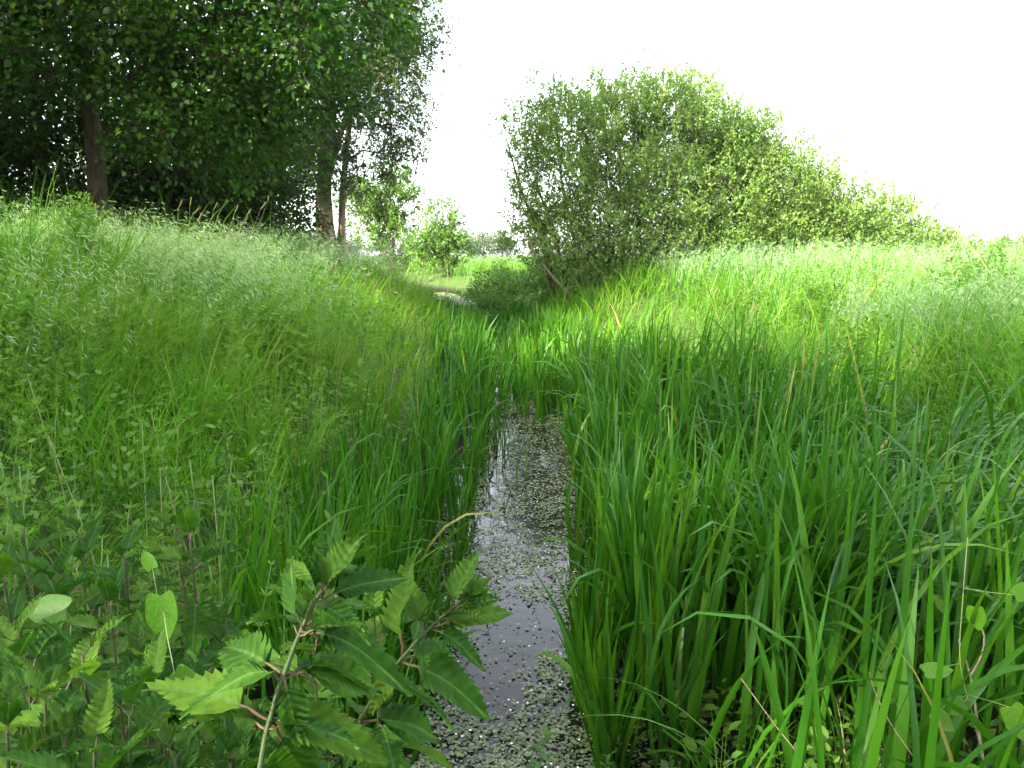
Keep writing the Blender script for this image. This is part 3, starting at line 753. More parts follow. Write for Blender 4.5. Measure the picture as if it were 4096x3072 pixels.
for args in ((10000, 2.2, 8, .3, 7), (15000, 7, 20, .3, 8), (5000, 18, 60, .2, 9)):
    b1, b2 = seedgrass(*args)
    a.add(*b1); a.add(*b2)
tag(link('seeding_grass', a.mesh('seeding_grass', G['pale'])), 'pale drooping seed heads of wild grass waving over both banks', 'grass', kind='stuff')

# reed beds along the water
def reeds(n, r0, r1, q, seed, nseg, fold, half=40):
    x, y, d, r, g = sample(n, r0, r1, q, seed, half)
    wl = .25 + .1 * noise2(y * 1.3, 0 * y, 3)
    lw = .85 + .45 * noise2(y * .8, 0 * y, 4)
    rw = np.interp(y, [0, 2, 5, 8, 12, 30], [3.6, 3.1, 2.1, 1.6, 1.2, 1.1]) + .5 * (noise2(x * .9, y * .9, 6) - .5)
    p = np.where(d < 0, (1 - sstep(lw - .35, lw, -d)) * (-d > wl) * .75, (d > wl) * (1 - sstep(rw - .6, rw, d)))
    p = p * np.clip((fbm(x * 1.9, y * 1.9, 15) - .3) * 3.2, .06, 1) * np.where(d < 0, .6, .8)
    p = p * np.where((d < 0) & (y < 1.9), .2, 1) * 1
    p = p * np.where(y > 1.95 + .3 * noise2(x * 3, 0 * x, 8), 1, .1)
    p = p * np.where((d > 1.25) & (x > .38 * y) & (y < 4.2), .35, 1)       # the arching clumps grow here instead
    # the channel closes between eight and nineteen metres
    mid = (np.abs(d) < .8) * sstep(7.0, 8.4, y) * (1 - sstep(18, 19.5, y))
    p = np.maximum(p, mid)
    k = keep(p, g); x, y, d, r = x[k], y[k], d[k], r[k]; n = len(x)
    H = np.where(d > 0, .66 + .36 * g.random(n), .5 + .3 * g.random(n)) * (.85 + .3 * fbm(x, y, 18))
    H *= np.where(np.abs(d) < .45, .7, 1)
    H *= 1 - .25 * sstep(2.2, 3.4, d)
    H = np.where((np.abs(d) < 1.25) & (y > 9), np.minimum(H, np.maximum(.28, 1.45 * (1 - y / 26.5))), H)
    w = np.where(d > 0, .025, .0145) * (.6 + .75 * g.random(n)) * np.maximum(1, r / 5) ** .6
    x, y, ta, tr, th_ = tuft(x, y, .2, 15, .4)
    d = x - cx(y)
    H = H * (.78 + .4 * th_)
    az = np.where(g.random(n) < .6, ta + g.normal(0, .4, n), g.normal(.1, 1.1, n)); t0 = np.abs(g.normal(0, .07, n)) + .2 * tr
    cu = np.where(g.random(n) < np.where(d > .9, .5, .22), g.uniform(1.1, 2.5, n), g.gamma(1.6, .16, n))
    P = np.stack([x, y, np.maximum(terrain(x, y), -.12) - .02], -1)
    rn = np.clip(.3 * fbm(x * .8, y * .8, 5) + .55 * g.random(n) + .12 * sstep(4, 8, y) * (d > 0), 0, .93)
    rn = np.where(g.random(n) < .009, .985, rn)
    return blades(P, H, w, az, t0, cu, nseg, fold=fold, twist=g.uniform(-.7, .7, n), rnd=rn, prof=lambda k: np.minimum(1, .6 + 1.6 * k) * (1 - k ** 3.2), cpow=2.2)[:4]
a = Acc()
a.add(*reeds(33000, 1.45, 7.5, .1, 4, 7, .22))
a.add(*reeds(9000, 1.5, 3.2, .6, 6, 7, .22))
a.add(*reeds(30000, 6.5, 32, -.4, 5, 5, 0, 18))
tag(link('reed_bed', a.mesh('reed_bed', G['reed'])), 'dense upright strap-leaved reeds lining both edges of the ditch', 'reeds', kind='stuff')

# cleavers: thin stems with whorls of narrow leaves
def cleaver_geo(P, H, az, t0, cu, g, size, whorls=7, nl=6, stemw=.003):
    n = len(P); rn = g.random(n)
    V, Q, T, A, C = blades(P, H, np.full(n, stemw), az, t0, cu, 5, rnd=np.clip(rn + .2, 0, 1), prof=lambda k: 1 - .5 * k)
    f = np.linspace(.6, 4.97, whorls)[None].repeat(n, 0) + g.uniform(-.12, .02, (n, whorls))
    i = np.clip(f.astype(int), 0, 4); fr = (f - i)[..., None]; ar = np.arange(n)[:, None]
    B = C[ar, i] * (1 - fr) + C[ar, i + 1] * fr
    Tn = nrm(C[ar, i + 1] - C[ar, i])
    ref = np.array([.31, .2, .93]) ; u = nrm(np.cross(Tn, ref + g.normal(size=Tn.shape) * .3)); v = np.cross(Tn, u)
    ph = g.random((n, whorls, 1)) * 6.28 + np.arange(nl)[None, None] * 2 * PI / nl
    D = np.cos(ph)[..., None] * u[:, :, None] + np.sin(ph)[..., None] * v[:, :, None] + Tn[:, :, None] * (.15 + .5 * (f / 5)[..., None, None] ** 3)
    Bp = B[:, :, None].repeat(nl, 2)
    Nn = Tn[:, :, None].repeat(nl, 2)
    sz = (size * (1.1 - .55 * (f / 5) ** 4))[..., None].repeat(nl, 2) * g.uniform(.75, 1.2, (n, whorls, nl))
    L2 = leaves(DIAMOND, Bp.reshape(-1, 3), D.reshape(-1, 3), Nn.reshape(-1, 3), sz.ravel(), np.full(n * whorls * nl, .24), np.repeat(rn * .6, whorls * nl) + .4 * g.random(n * whorls * nl))
    return (V, Q, T, A), L2
def cleavers(n, r0, r1, q, seed, size):
    x, y, d, r, g = sample(n, r0, r1, q, seed)
    nz = fbm(x * .8 + 9, y * .8, 51)
    pl = sstep(.95, 1.9, -d) * np.clip((nz - .36) * 4 + sstep(6, 2.5, r) * .6, 0, 1)
    pr = sstep(1.7, 2.3, d) * (1 - sstep(5.2, 6.4, d)) * (1 - sstep(9, 11, y)) * np.clip((nz - .25) * 4, .2, 1)
    k = keep(np.where(d < 0, pl, pr), g); x, y, d, r = x[k], y[k], d[k], r[k]; n = len(x)
    P = np.stack([x, y, terrain(x, y) - .02], -1)
    H = g.uniform(.4, .72, n)
    return cleaver_geo(P, H, g.uniform(-PI, PI, n), np.abs(g.normal(0, .25, n)), g.gamma(2, .25, n), g, size)
a = Acc()
for args in ((3300, 1.4, 5, .2, 61, .03), (5200, 4.5, 12, .1, 62, .042)):
    b1, b2 = cleavers(*args); a.add(*b1); a.add(*b2)
tag(link('cleavers_carpet', a.mesh('cleavers_carpet', G['cleaver'])), 'tangled yellow-green cleavers growing through the grass', 'weeds', kind='stuff')

# broad-leaved herbs low in the grass
def herbs(n, r0, r1, q, seed, size):
    x, y, d, r, g = sample(n, r0, r1, q, seed)
    nz = fbm(x * 1.1 + 5, y * 1.1, 81)
    p = np.where(d < 0, sstep(.8, 1.3, -d), sstep(1.9, 2.8, d)) * np.clip((nz - .42) * 5, 0, 1)
    p = np.maximum(p, .5 * (d > .5) * (y < 2.4) * (y > 1.5))
    k = keep(p, g); x, y, d, r = x[k], y[k], d[k], r[k]; n = len(x); m = 14
    H = g.uniform(.15, .5, n) * np.where((d > 0) & (y < 2.4), .5, 1)
    zt = terrain(x, y)
    f = g.random((n, m)); a = g.random((n, m)) * 6.28
    P = np.stack([x[:, None] + .07 * np.cos(a) * g.random((n, m)), y[:, None] + .07 * np.sin(a) * g.random((n, m)), zt[:, None] + H[:, None] * (.25 + .75 * f)], -1)
    D = np.stack([np.cos(a), np.sin(a), .3 + .5 * f - .4 * g.random((n, m))], -1)
    return leaves(OVAL, P.reshape(-1, 3), D.reshape(-1, 3), np.array([0, 0, 1.]) + g.normal(0, .35, (n * m, 3)), size * g.uniform(.5, 1.2, n * m), g.uniform(.3, .7, n * m), np.clip(np.repeat(g.random(n) * .6, m) + .4 * g.random(n * m), 0, 1))
a = Acc()
a.add(*herbs(3000, 1.45, 6, .1, 91, .045)); a.add(*herbs(3000, 5.5, 16, .3, 92, .075))
tag(link('bank_herbs', a.mesh('bank_herbs', G['bramble'])), 'low broad-leaved herbs between the grass on both banks', 'weeds', kind='stuff')

# floating water plants
g = np.random.default_rng(91)
n = 175000
y = 1.4 + (g.random(n) ** 2.2) * 31; d = g.uniform(-.72, .72, n); x = cx(y) + d
mat_ = fbm(x * 2.3, y * 2.3, 71) + .35 * sstep(.12, .4, np.abs(d + .08)) + .25 * sstep(3.8, 6, y) - .06
dens = np.clip((mat_ - .37) * 5, .1, 1) * np.clip((fbm(x * 14, y * 14, 72) - .3) * 4, .1, 1)
k = keep(dens, g); x, y, d = x[k], y[k], d[k]; n = len(x)
P = np.stack([x, y, g.uniform(.003, .014, n)], -1)
D = np.stack([*(lambda t: (np.cos(t), np.sin(t)))(g.random(n) * 6.28), g.normal(0, .12, n)], -1)
a = Acc()
a.add(*leaves(DIAMOND, P, D, np.array([0, 0, 1.]) + g.normal(0, .22, (n, 3)), g.uniform(.008, .023, n) * np.maximum(1, y / 6), g.uniform(.35, 1.0, n), np.clip(.6 * fbm(x * 2, y * 2, 77) + .5 * g.random(n) - .03, 0, 1)))
tag(link('floating_weed', a.mesh('floating_weed', G['float'])), 'small floating water weed leaves scattered over the dark ditch water', 'water weed', kind='stuff')
n = 520
y = 1.6 + g.random(n) ** 1.3 * 9; d = g.uniform(-.42, .42, n); x = cx(y) + d
k = keep(np.clip((fbm(x * 2.2, y * 2.2, 71) - .36) * 5, .05, 1), g); x, y = x[k], y[k]; n = len(x)
th = (g.random((n, 1)) * 6.28 + np.arange(5)[None] * 2 * PI / 5)
P = np.stack([x, y, g.uniform(.014, .03, n)], -1)[:, None].repeat(5, 1)
D = np.stack([np.cos(th), np.sin(th), 0 * th + .15], -1)
V, Q, T, A = leaves(DIAMOND, P.reshape(-1, 3), D.reshape(-1, 3), np.array([[0, 0, 1.]]).repeat(n * 5, 0), np.full(n * 5, .0052), np.full(n * 5, .75), np.zeros(n * 5))
tag(link('crowfoot_flowers', np_mesh('crowfoot_flowers', V, Q, T, G['petal'])), 'tiny white flowers dotted over the floating water weed', 'flowers', kind='stuff')

# ------------------------------------------------------------------ single plants
ORD = 'first second third fourth fifth sixth seventh eighth ninth tenth eleventh twelfth thirteenth fourteenth fifteenth sixteenth seventeenth eighteenth nineteenth twentieth'.split()
ORD += ['twenty-' + o for o in ORD[:9]] + ['thirtieth'] + ['thirty-' + o for o in ORD[:9]] + ['fortieth']

def pix(px, py, depth):
    """a point at a given distance in front of the camera"""
    c = np.array([(px - 2048) / 2980 * depth, -(py - 1536) / 2980 * depth, -depth])
    M = cam.rotation_euler.to_matrix()
    return np.array(M @ Vector(c)) + np.array([0, 0, CAM_Z])

def basis(D, Nn):
    D = np.asarray(D, float); D = D / np.linalg.norm(D)
    X = np.cross(D, Nn); X /= np.linalg.norm(X); Zz = np.cross(X, D)
    return Matrix(((X[0], D[0], Zz[0]), (X[1], D[1], Zz[1]), (X[2], D[2], Zz[2])))

def toothed_leaf(name, W_, teeth, depth, droop, fold, mat, quilt=.012, wmax=.3, spiky=0.):
    """unit-long leaf along +Y with saw-toothed edge, folded along the midrib, quilted between the veins"""
    rows = []
    for k in range(teeth + 1):
        t = k / teeth
        rows.append((t * .97, 1.0 - depth, -1))
        if k < teeth: rows.append(((k + .72) / teeth * .97 + .02, 1.0 + depth * .6, 1))
    V = []
    for (t, m, s) in rows:
        w = W_ * .5 * (t ** .4) * ((1 - t) ** 1.0) * 1.98 * m + .004
        y = t; zc = -droop * t * t
        sw = .035 if s > 0 else 0
        for f in (-1, -.55, 0, .55, 1):
            z = zc + abs(f) * w * fold + (quilt * s * (1 if abs(f) == .55 else .1 if f else 0)) - (.06 * W_ * f * f if abs(f) == 1 else 0)
            z += W_ * .09 * math.sin(t * 9 + f * 2.1 + W_ * 40) * abs(f)
            V.append((f * w + .03 * math.sin(t * 3.2 + W_ * 30), y + abs(f) * (.045 + sw), z))
    n = len(rows)
    Q = [[i * 5 + j, i * 5 + j + 1, (i + 1) * 5 + j + 1, (i + 1) * 5 + j] for i in range(n - 1) for j in range(4)]
    return np_mesh(name, np.array(V), Q, mat=mat, smooth=True)

NL = [toothed_leaf('leaf', .55, 12, .15, .35, .35, G['nettle'], .008), toothed_leaf('leaf', .6, 13, .14, .5, .28, G['nettle'], .008),
      toothed_leaf('leaf', .56, 11, .16, .15, .6, G['nettle'], .008), toothed_leaf('leaf', .54, 12, .15, .75, .3, G['nettle'], .008)]
PET = np_mesh('petiole', *tube(np.array([(0, -.22, -.03), (0, -.1, -.03), (0, .0, .0), (0, .1, -.004)]), [.02, .017, .015, .008], 5), mat=G['petiole'], smooth=True)

def stem_mesh(name, pts, radii, mat, hairs=0, seed=0, sides=7):
    a = Acc(); V, Q, T = tube(pts, radii, sides, .06, seed); a.add(V, Q, T)
    if hairs:
        g = np.random.default_rng(seed); i = g.integers(0, len(pts) - 1, hairs); f = g.random(hairs)[:, None]
        P = pts[i] * (1 - f) + pts[i + 1] * f
        D = g.normal(size=(hairs, 3)); t = nrm(pts[i + 1] - pts[i]); D = nrm(D - t * (D * t).sum(1, keepdims=True)) + t * .2
        r = np.asarray(radii)[i]
        a.add(*cones(P + D * (r * .8)[:, None], P + D * (r + g.uniform(.0015, .0035, hairs))[:, None], np.full(hairs, .00028), np.full(hairs, .0001), 3))
    return np_mesh(name, np.concatenate(a.V), np.concatenate(a.Q), np.concatenate(a.T), mat, smooth=True)

def nettle(label, base, top, mid=None, size=.1, nodes=6, az0=0., seed=0, hairs=0, group='nettles in the foreground', rad=.0035, span=.42, hand=None):
    g = random.Random(seed)
    base = np.array(base, float); top = np.array(top, float)
    root = empty('nettle', base); tag(root, label, 'nettle', group)
    m = [(base + top) / 2 + np.array([g.uniform(-.02, .02), g.uniform(-.02, .02), .02])] if mid is None else [np.array(q) for q in mid]
    path = smooth_path([base * 0] + [q - base for q in m] + [top - base], 24)
    link('stem', stem_mesh('stem', path, np.linspace(rad * 1.25, rad * .55, 24), G['nettle_stem'], hairs, seed), root)
    Ltot = np.sum(np.linalg.norm(np.diff(path, axis=0), axis=1)); cum = np.concatenate([[0], np.cumsum(np.linalg.norm(np.diff(path, axis=0), axis=1))])
    for (P, D, Nn, sz, v) in (hand or []):
        lf = link('leaf', NL[v], root); D = np.array(D, float)
        Mx = basis(D, np.array(Nn, float)).to_4x4(); Mx.translation = Vector(np.array(P) - base + nrm(D) * .2 * sz)
        lf.matrix_local = Mx @ Matrix.Diagonal((sz * g.uniform(.9, 1.1), sz, sz * g.uniform(.7, 1.3), 1)); link('petiole', PET, lf)
    for k in range(nodes):
        f = k / (nodes - 1)                                   # 0 lowest node, 1 tip
        s = Ltot - span * (1 - f) ** 1.15
        P = np.array([np.interp(s, cum, path[:, c]) for c in range(3)])
        i = min(22, int(np.searchsorted(cum, s))); tg = nrm(path[min(i + 1, 23)] - path[max(i - 1, 0)])
        sz = size * (1 - .5 * f ** 2) * g.uniform(.9, 1.1)
        for sd in (0, 1):
            a = az0 + (k % 2) * PI / 2 + sd * PI + g.uniform(-.25, .25)
            el = -.3 + 1.25 * f ** 1.5 + g.uniform(-.3, .3)
            h = np.array([math.cos(a), math.sin(a), 0])
            h = h - tg * (h @ tg) * .6
            D = h * math.cos(el) + tg * math.sin(el)
            Nn = tg * math.cos(el) - h * math.sin(el) + np.array([g.uniform(-.2, .2), g.uniform(-.2, .2), .1])
            lf = link('leaf', NL[g.randrange(4) if f < .75 else 2], root)
            lp = .2 * sz
            Mx = basis(D, Nn).to_4x4(); Mx.translation = Vector(P + nrm(D) * lp)
            lf.matrix_local = Mx @ Matrix.Diagonal((sz * g.uniform(.8, 1.1), sz, sz * g.uniform(.5, 1.6), 1))
            link('petiole', PET, lf)
    return root

# the two big shoots right in front of the camera
D1 = .66
b1 = pix(1040, 3072, D1 - .02)
nettle('biggest nettle shoot in front, leaning right, with a hairy brown-green stem', (b1[0] - .03, b1[1], tz(b1[0], b1[1])), pix(1345, 2270, D1 + .05),
       [b1, pix(1078, 2870, D1), pix(1140, 2690, D1 + .01), pix(1240, 2440, D1 + .03)], seed=3, hairs=1100, rad=.0038, size=.075, nodes=8, az0=.9, span=.28, hand=[
        (pix(1078, 2870, D1), (-1, .15, .38), (.15, -.25, 1), 0.1, 0), (pix(1078, 2870, D1), (.95, -.1, -.12), (.1, -.6, .8), 0.084, 3), (pix(1090, 2890, D1), (.35, .12, -1), (.1, -1, -.05), 0.084, 1),
        (pix(1060, 2900, D1), (-.5, .6, -.5), (-.3, -.6, .8), 0.084, 1),
        (pix(1135, 2690, D1 + .01), (.8, .45, -.25), (.1, -.5, .8), 0.088, 1), (pix(1135, 2700, D1), (.3, -.4, -.8), (.4, -.8, .3), 0.050, 2), (pix(1130, 2690, D1 + .01), (-.9, .6, .12), (-.1, -.5, .9), 0.084, 0),
        (pix(1205, 2520, D1 + .02), (-.12, -.15, 1), (-.7, -.7, .1), 0.059, 2), (pix(1205, 2520, D1 + .02), (.95, -.2, -.05), (.1, -.4, .9), 0.080, 3), (pix(1215, 2500, D1 + .03), (.5, .7, .1), (0, -.3, 1), 0.067, 0),
        (pix(1270, 2400, D1 + .04), (.9, .3, .25), (-.2, -.5, .8), 0.071, 0), (pix(1280, 2390, D1 + .04), (.45, -.1, .8), (-.6, -.6, .4), 0.063, 2), (pix(1290, 2370, D1 + .05), (.15, .3, 1), (.2, -.9, .1), 0.059, 2),
        (pix(1270, 2420, D1 + .03), (.7, -.5, .1), (0, -.3, 1), 0.046, 3), (pix(1320, 2310, D1 + .05), (.6, .1, .8), (-.4, -.6, .5), 0.038, 2), (pix(1330, 2300, D1 + .05), (-.2, .2, 1), (.4, -.8, .2), 0.034, 2), (pix(1300, 2350, D1 + .045), (-.7, .3, .5), (.2, -.5, .8), 0.042, 0)])
b2 = pix(1340, 3072, .86)
nettle('second nettle shoot in front, leaning out over the ditch', (b2[0] - .05, b2[1], tz(b2[0], b2[1])), pix(1850, 2400, .86),
       [b2, pix(1440, 2880, .85), pix(1600, 2640, .85), pix(1730, 2500, .86)], seed=8, hairs=600, rad=.0032, size=.07, nodes=8, az0=.2, span=.34, hand=[
        (pix(1440, 2880, .85), (.9, .3, -.2), (0, -.5, .8), 0.092, 1), (pix(1440, 2880, .85), (-.8, .4, -.1), (0, -.5, .8), 0.084, 0), (pix(1430, 2900, .84), (.4, -.5, -.7), (.3, -.7, .4), 0.076, 3),
        (pix(1600, 2640, .85), (.95, -.15, -.3), (.1, -.5, .85), 0.097, 3), (pix(1600, 2640, .85), (-.45, -.3, -.7), (-.5, -.7, .4), 0.055, 2), (pix(1610, 2630, .855), (.75, .6, -.2), (.1, -.5, .8), 0.084, 1), (pix(1600, 2620, .855), (.05, .1, 1), (-.75, -.65, .1), 0.097, 2),
        (pix(1720, 2510, .86), (.95, .2, .2), (-.1, -.6, .8), 0.080, 0), (pix(1720, 2510, .86), (.9, -.3, -.25), (0, -.4, .9), 0.059, 3), (pix(1700, 2530, .86), (-.3, .5, .6), (.2, -.7, .5), 0.059, 2),
        (pix(1790, 2450, .86), (.4, .1, .9), (-.6, -.6, .3), 0.067, 2), (pix(1800, 2440, .86), (.9, -.1, .35), (-.2, -.5, .8), 0.050, 2), (pix(1835, 2410, .86), (.8, .3, .6), (-.3, -.6, .6), 0.038, 2), (pix(1820, 2420, .86), (.6, -.5, .1), (0, -.4, .9), 0.034, 0)])
spots = [(95, 2120, 1.35, 'nettle at the left edge, top one of the nettle bed'), (330, 2150, 1.4, 'nettle behind the bindweed leaf, near the left edge'),
         (500, 2230, 1.25, 'nettle with a dark red stem behind the bed at the left'), (700, 2120, 1.5, 'nettle at the back of the bed, below the thistle'),
         (760, 2160, 1.2, 'nettle with two wide spread leaves at the back right of the bed'), (60, 2560, .95, 'nettle with blue-green leaves at the left edge, middle height'),
         (330, 2620, .85, 'nettle with upright folded top leaves, middle of the bed'), (560, 2560, 1.05, 'nettle behind the upright one in the middle of the bed'),
         (520, 2860, .74, 'low nettle at the bottom edge, left of the biggest shoot'), (180, 2800, .78, 'low nettle at the lower left with drooping leaves'),
         (790, 2780, .92, 'nettle half hidden behind the left leaf of the biggest shoot'), (30, 2930, .7, 'lowest nettle in the lower left corner'),
         (380, 3010, .68, 'low nettle at the bottom edge, left third'), (1240, 2420, 1.1, 'nettle hidden behind the top of the biggest shoot'),
         (700, 3030, .72, 'lowest nettle just left of the hairy stem'), (1500, 2480, 1.15, 'nettle between the two big shoots, farther back'),
         (230, 2330, 1.15, 'nettle under the flat bindweed leaf, left part of the bed'), (440, 2430, 1.1, 'nettle beside the hanging heart leaf, left part of the bed'), (900, 2500, 1.2, 'nettle behind the tip of the long left leaf'),
         (120, 2680, .86, 'nettle one row above the lower left corner'), (620, 2750, .84, 'nettle in the middle of the bed, below the hanging heart leaf'), (260, 2940, .72, 'nettle at the bottom edge, close to the lower left corner'),
         (930, 3040, .78, 'low nettle at the foot of the hairy stem'), (1180, 2960, .8, 'low nettle between the feet of the two big shoots'), (20, 2330, 1.1, 'nettle cut by the left edge below the top one')]
for i, (px, py, dp, lb) in enumerate(spots):
    t = pix(px, py, dp); x0, y0 = t[0] + random.uniform(-.05, .02), t[1] + random.uniform(-.03, .05)
    nettle(lb, (x0, y0, tz(x0, y0)), t, size=random.uniform(.088, .125), nodes=random.choice([7, 8, 9]), az0=random.uniform(0, PI), seed=20 + i, span=.38, rad=.003)
for i, (px, py, dp, lb) in enumerate([(3720, 2190, 2.1, 'nettle standing among the reeds on the right'), (3560, 1960, 2.6, 'pale young nettle higher up among the reeds on the right'), (3530, 2700, 1.9, 'dark nettle low in the shade of the right reeds'), (900, 1690, 3.0, 'lone nettle top in the grass of the left slope'), (2900, 1900, 3.6, 'small nettle between the reed blades near the water')]):
    t = pix(px, py, dp)
    nettle(lb, (t[0], t[1], tz(t[0], t[1])), t, size=.085, nodes=4, az0=i, seed=60 + i, span=.2, group='nettles among the reeds and grass', rad=.003)

# bindweed: heart-shaped leaves on twining stems
def heart_mesh():
    pts = []
    for s in range(13):
        a = s / 12
        pts.append((.38 * math.sin(PI * a ** .8) ** .8 * (1 - .35 * a), -.22 * (1 - a) ** 3 * math.sin(PI * min(1, a * 3 + .02)) + a * 1.0 - .12 * math.sin(PI * min(1, a * 2.6))))
    V = []
    for (x, y) in pts: V += [(-x, y, x * .25), (0, max(y, .0) if y < .05 else y, -.05 * y), (x, y, x * .25)]
    Q = []
    for i in range(12):
        for j in range(2): Q.append([i * 3 + j, i * 3 + j + 1, (i + 1) * 3 + j + 1, (i + 1) * 3 + j])
    return np_mesh('leaf', np.array(V), Q, mat=G['bind'], smooth=True)
HEART = heart_mesh()
def bindweed(label, path, lvs, n=18):
    path = np.array(path, float); base = path[0]
    root = empty('bindweed', base); tag(root, label, 'bindweed', 'bindweed')
    pts = smooth_path(path - base, n)
    link('stem', stem_mesh('stem', pts, np.linspace(.0015, .001, n), G['stalk']), root)
    for (P, D, Nn, sz) in lvs:
        lf = link('leaf', HEART, root); M = basis(np.array(D, float), np.array(Nn, float)).to_4x4(); M.translation = Vector(np.array(P) - base)
        lf.matrix_local = M @ Matrix.Scale(sz, 4)
        i = np.argmin(np.linalg.norm(pts - (np.array(P) - base), axis=1))
        q = np.array(M.inverted() @ Vector(pts[i])) / sz
        V, Q, T = tube(np.array([q, q * .5 + np.array([0, -.05, .05]), [0, 0, 0]]), [.016, .014, .012], 5)
        link('petiole', np_mesh('petiole', V, Q, T, G['stalk'], smooth=True), lf)
p0 = pix(200, 2900, 1.0)
bindweed('bindweed with bright flat heart leaves climbing through the left nettles', [p0, pix(300, 2650, 1.06), pix(285, 2500, 1.06), pix(400, 2520, 1.1), pix(560, 2480, 1.12), pix(650, 2400, 1.06)],
    [(pix(262, 2440, .98), (-1, .1, -.05), (.2, -.8, .7), .06), (pix(645, 2385, 1.03), (.12, -.2, -1), (.1, -1, .2), .065), (pix(610, 2270, 1.1), (-.3, .1, .5), (.2, -1, .4), .03), (pix(700, 2700, .9), (.9, -.2, -.7), (0, -.6, .8), .05)])
p0 = pix(860, 3000, .95)
bindweed('bindweed with pale leaves between the biggest nettle shoot and the bed', [p0, pix(880, 2850, .95), pix(830, 2780, .95), pix(730, 2700, .95)],
    [(pix(850, 2790, .93), (1, .1, -.25), (0, -.7, .8), .05), (pix(720, 2690, .93), (.4, -.2, -.8), (.3, -1, .2), .04), (pix(1030, 2610, .95), (1, 0, -.25), (0, -.5, .8), .03)])
p0 = pix(3960, 3200, 1.75)
bindweed('bindweed winding up the dry stalk at the right, with round bright leaves', [p0, pix(3900, 2900, 1.75), pix(3840, 2650, 1.75), pix(3850, 2400, 1.8), pix(3870, 2150, 1.85)],
    [(pix(3700, 2690, 1.7), (1, 0, .1), (0, -.4, .9), .065), (pix(3730, 2850, 1.7), (.6, -.1, -.5), (.3, -.9, .4), .065), (pix(3900, 2430, 1.7), (.25, 0, -1), (-.6, -.8, .1), .06), (pix(4040, 2830, 1.65), (.4, -.2, -.8), (-.2, -1, .2), .085), (pix(4060, 2380, 1.75), (.7, 0, .4), (0, -.8, .5), .06), (pix(3850, 2810, 1.72), (-.8, 0, -.3), (.2, -.8, .5), .06)], 26)

# dry stalks and twigs at the lower right
def dry(label, path, r0, fork=None):
    path = np.array(path, float); base = path[0].copy()
    base[2] = max(tz(base[0], base[1]) - .02, base[2] - 2) if base[2] > tz(base[0], base[1]) else base[2]
    pts = smooth_path(np.concatenate([[base], path]) - base, 22)
    root = empty('dry_stalk', base); tag(root, label, 'stalk', 'dry stalks')
    link('stem', stem_mesh('stem', pts, np.linspace(r0, r0 * .5, 22), G['dry'], sides=6), root)
    if fork is not None:
        fp = smooth_path(np.array(fork) - base, 10)
        link('side_twig', stem_mesh('side_twig', fp, np.linspace(r0 * .6, r0 * .3, 10), G['dry'], sides=5), root)
dry('forked pale dry stalk at the right edge with bindweed winding around it', [pix(3940, 3100, 1.8), pix(3910, 2900, 1.8), pix(3880, 2700, 1.8), pix(3835, 2560, 1.8)], .0045, [pix(3882, 2700, 1.8), pix(3925, 2620, 1.8), pix(3935, 2540, 1.8), pix(3905, 2470, 1.8)])
dry('thin dry stalk slanting up to the left, below the arching grass', [pix(3230, 3072, 1.7), pix(3100, 2900, 1.7), pix(2965, 2715, 1.7)], .0022)
dry('thin dry stalk slanting between the two others at the lower right', [pix(3680, 3072, 1.7), pix(3560, 2890, 1.72), pix(3490, 2740, 1.72), pix(3478, 2690, 1.72)], .0022)

# single reed clumps, each blade a part
BL = []
for q in range(16):
    g = np.random.default_rng(300 + q); arch = q >= 9
    V, Q, T, A, _ = blades(np.zeros((1, 3)), np.array([1.0]), np.array([.026 if not arch else .023]) * g.uniform(.8, 1.15), np.array([0.]), np.array([.03 + .1 * g.random()]),
                           np.array([g.uniform(1.4, 2.3) if arch else g.uniform(.05, .55)]), 11, fold=.25, twist=g.uniform(-.5, .5, 1), prof=lambda k: np.minimum(1, .6 + 1.5 * k) * (1 - k ** 3.4), cpow=2.4)
    BL.append(np_mesh('blade', V, Q, T, G['reed_obj'], smooth=True))
def clump(label, group, x, y, n, h, arch, seed, spread=.06, az=0.2, azs=1.4, lean=.12):
    g = random.Random(seed); z = max(tz(x, y), -.1) - .02
    root = empty('reed_clump', (x, y, z)); tag(root, label, 'reeds', group)
    for q in range(n):
        b = link('blade', BL[g.randrange(9, 16) if g.random() < arch else g.randrange(9)], root, (g.gauss(0, spread), g.gauss(0, spread), 0))
        sc = h * g.uniform(.62, 1.1)
        b.scale = (sc, sc * g.uniform(.85, 1.15), sc)
        b.rotation_euler = (g.gauss(0, lean), g.gauss(0, lean), g.gauss(az, azs))
    return root
g = random.Random(4)
lbR = 'broad-leaved reed clump on the right of the ditch, near the camera'
for q in range(30):
    y = 2.1 + 3.2 * (q / 29) ** 1.1; d = g.uniform(.42, .62) if q % 2 else g.uniform(.6, 1.9)
    clump(('broad-leaved reed clump at the right water edge, %s from the camera' if q % 2 else 'broad-leaved reed clump inside the right reed bed, %s from the camera') % ORD[q // 2], 'near right reed clumps', float(cx(np.array(y))) + d, y, g.randrange(14, 20), g.uniform(.82, 1.02), .12 if d < .8 else .35, 500 + q, az=.2)
lbA = 'clump of arching grey-green blades bowing to the right, at the right edge'
arc = sorted((lambda yy: (yy * g.uniform(.45, .68), yy))(g.uniform(2.3, 3.9)) for _ in range(15))
for q, (x, y) in enumerate(arc):
    clump('clump of arching grey-green blades near the right edge, %s from the left' % ORD[q], 'arching reed clumps at the right edge', x, y, g.randrange(14, 19), g.uniform(.85, 1.05), .75, 560 + q, az=.15, azs=.6)
lbL = 'narrow upright reed clump on the left edge of the water'
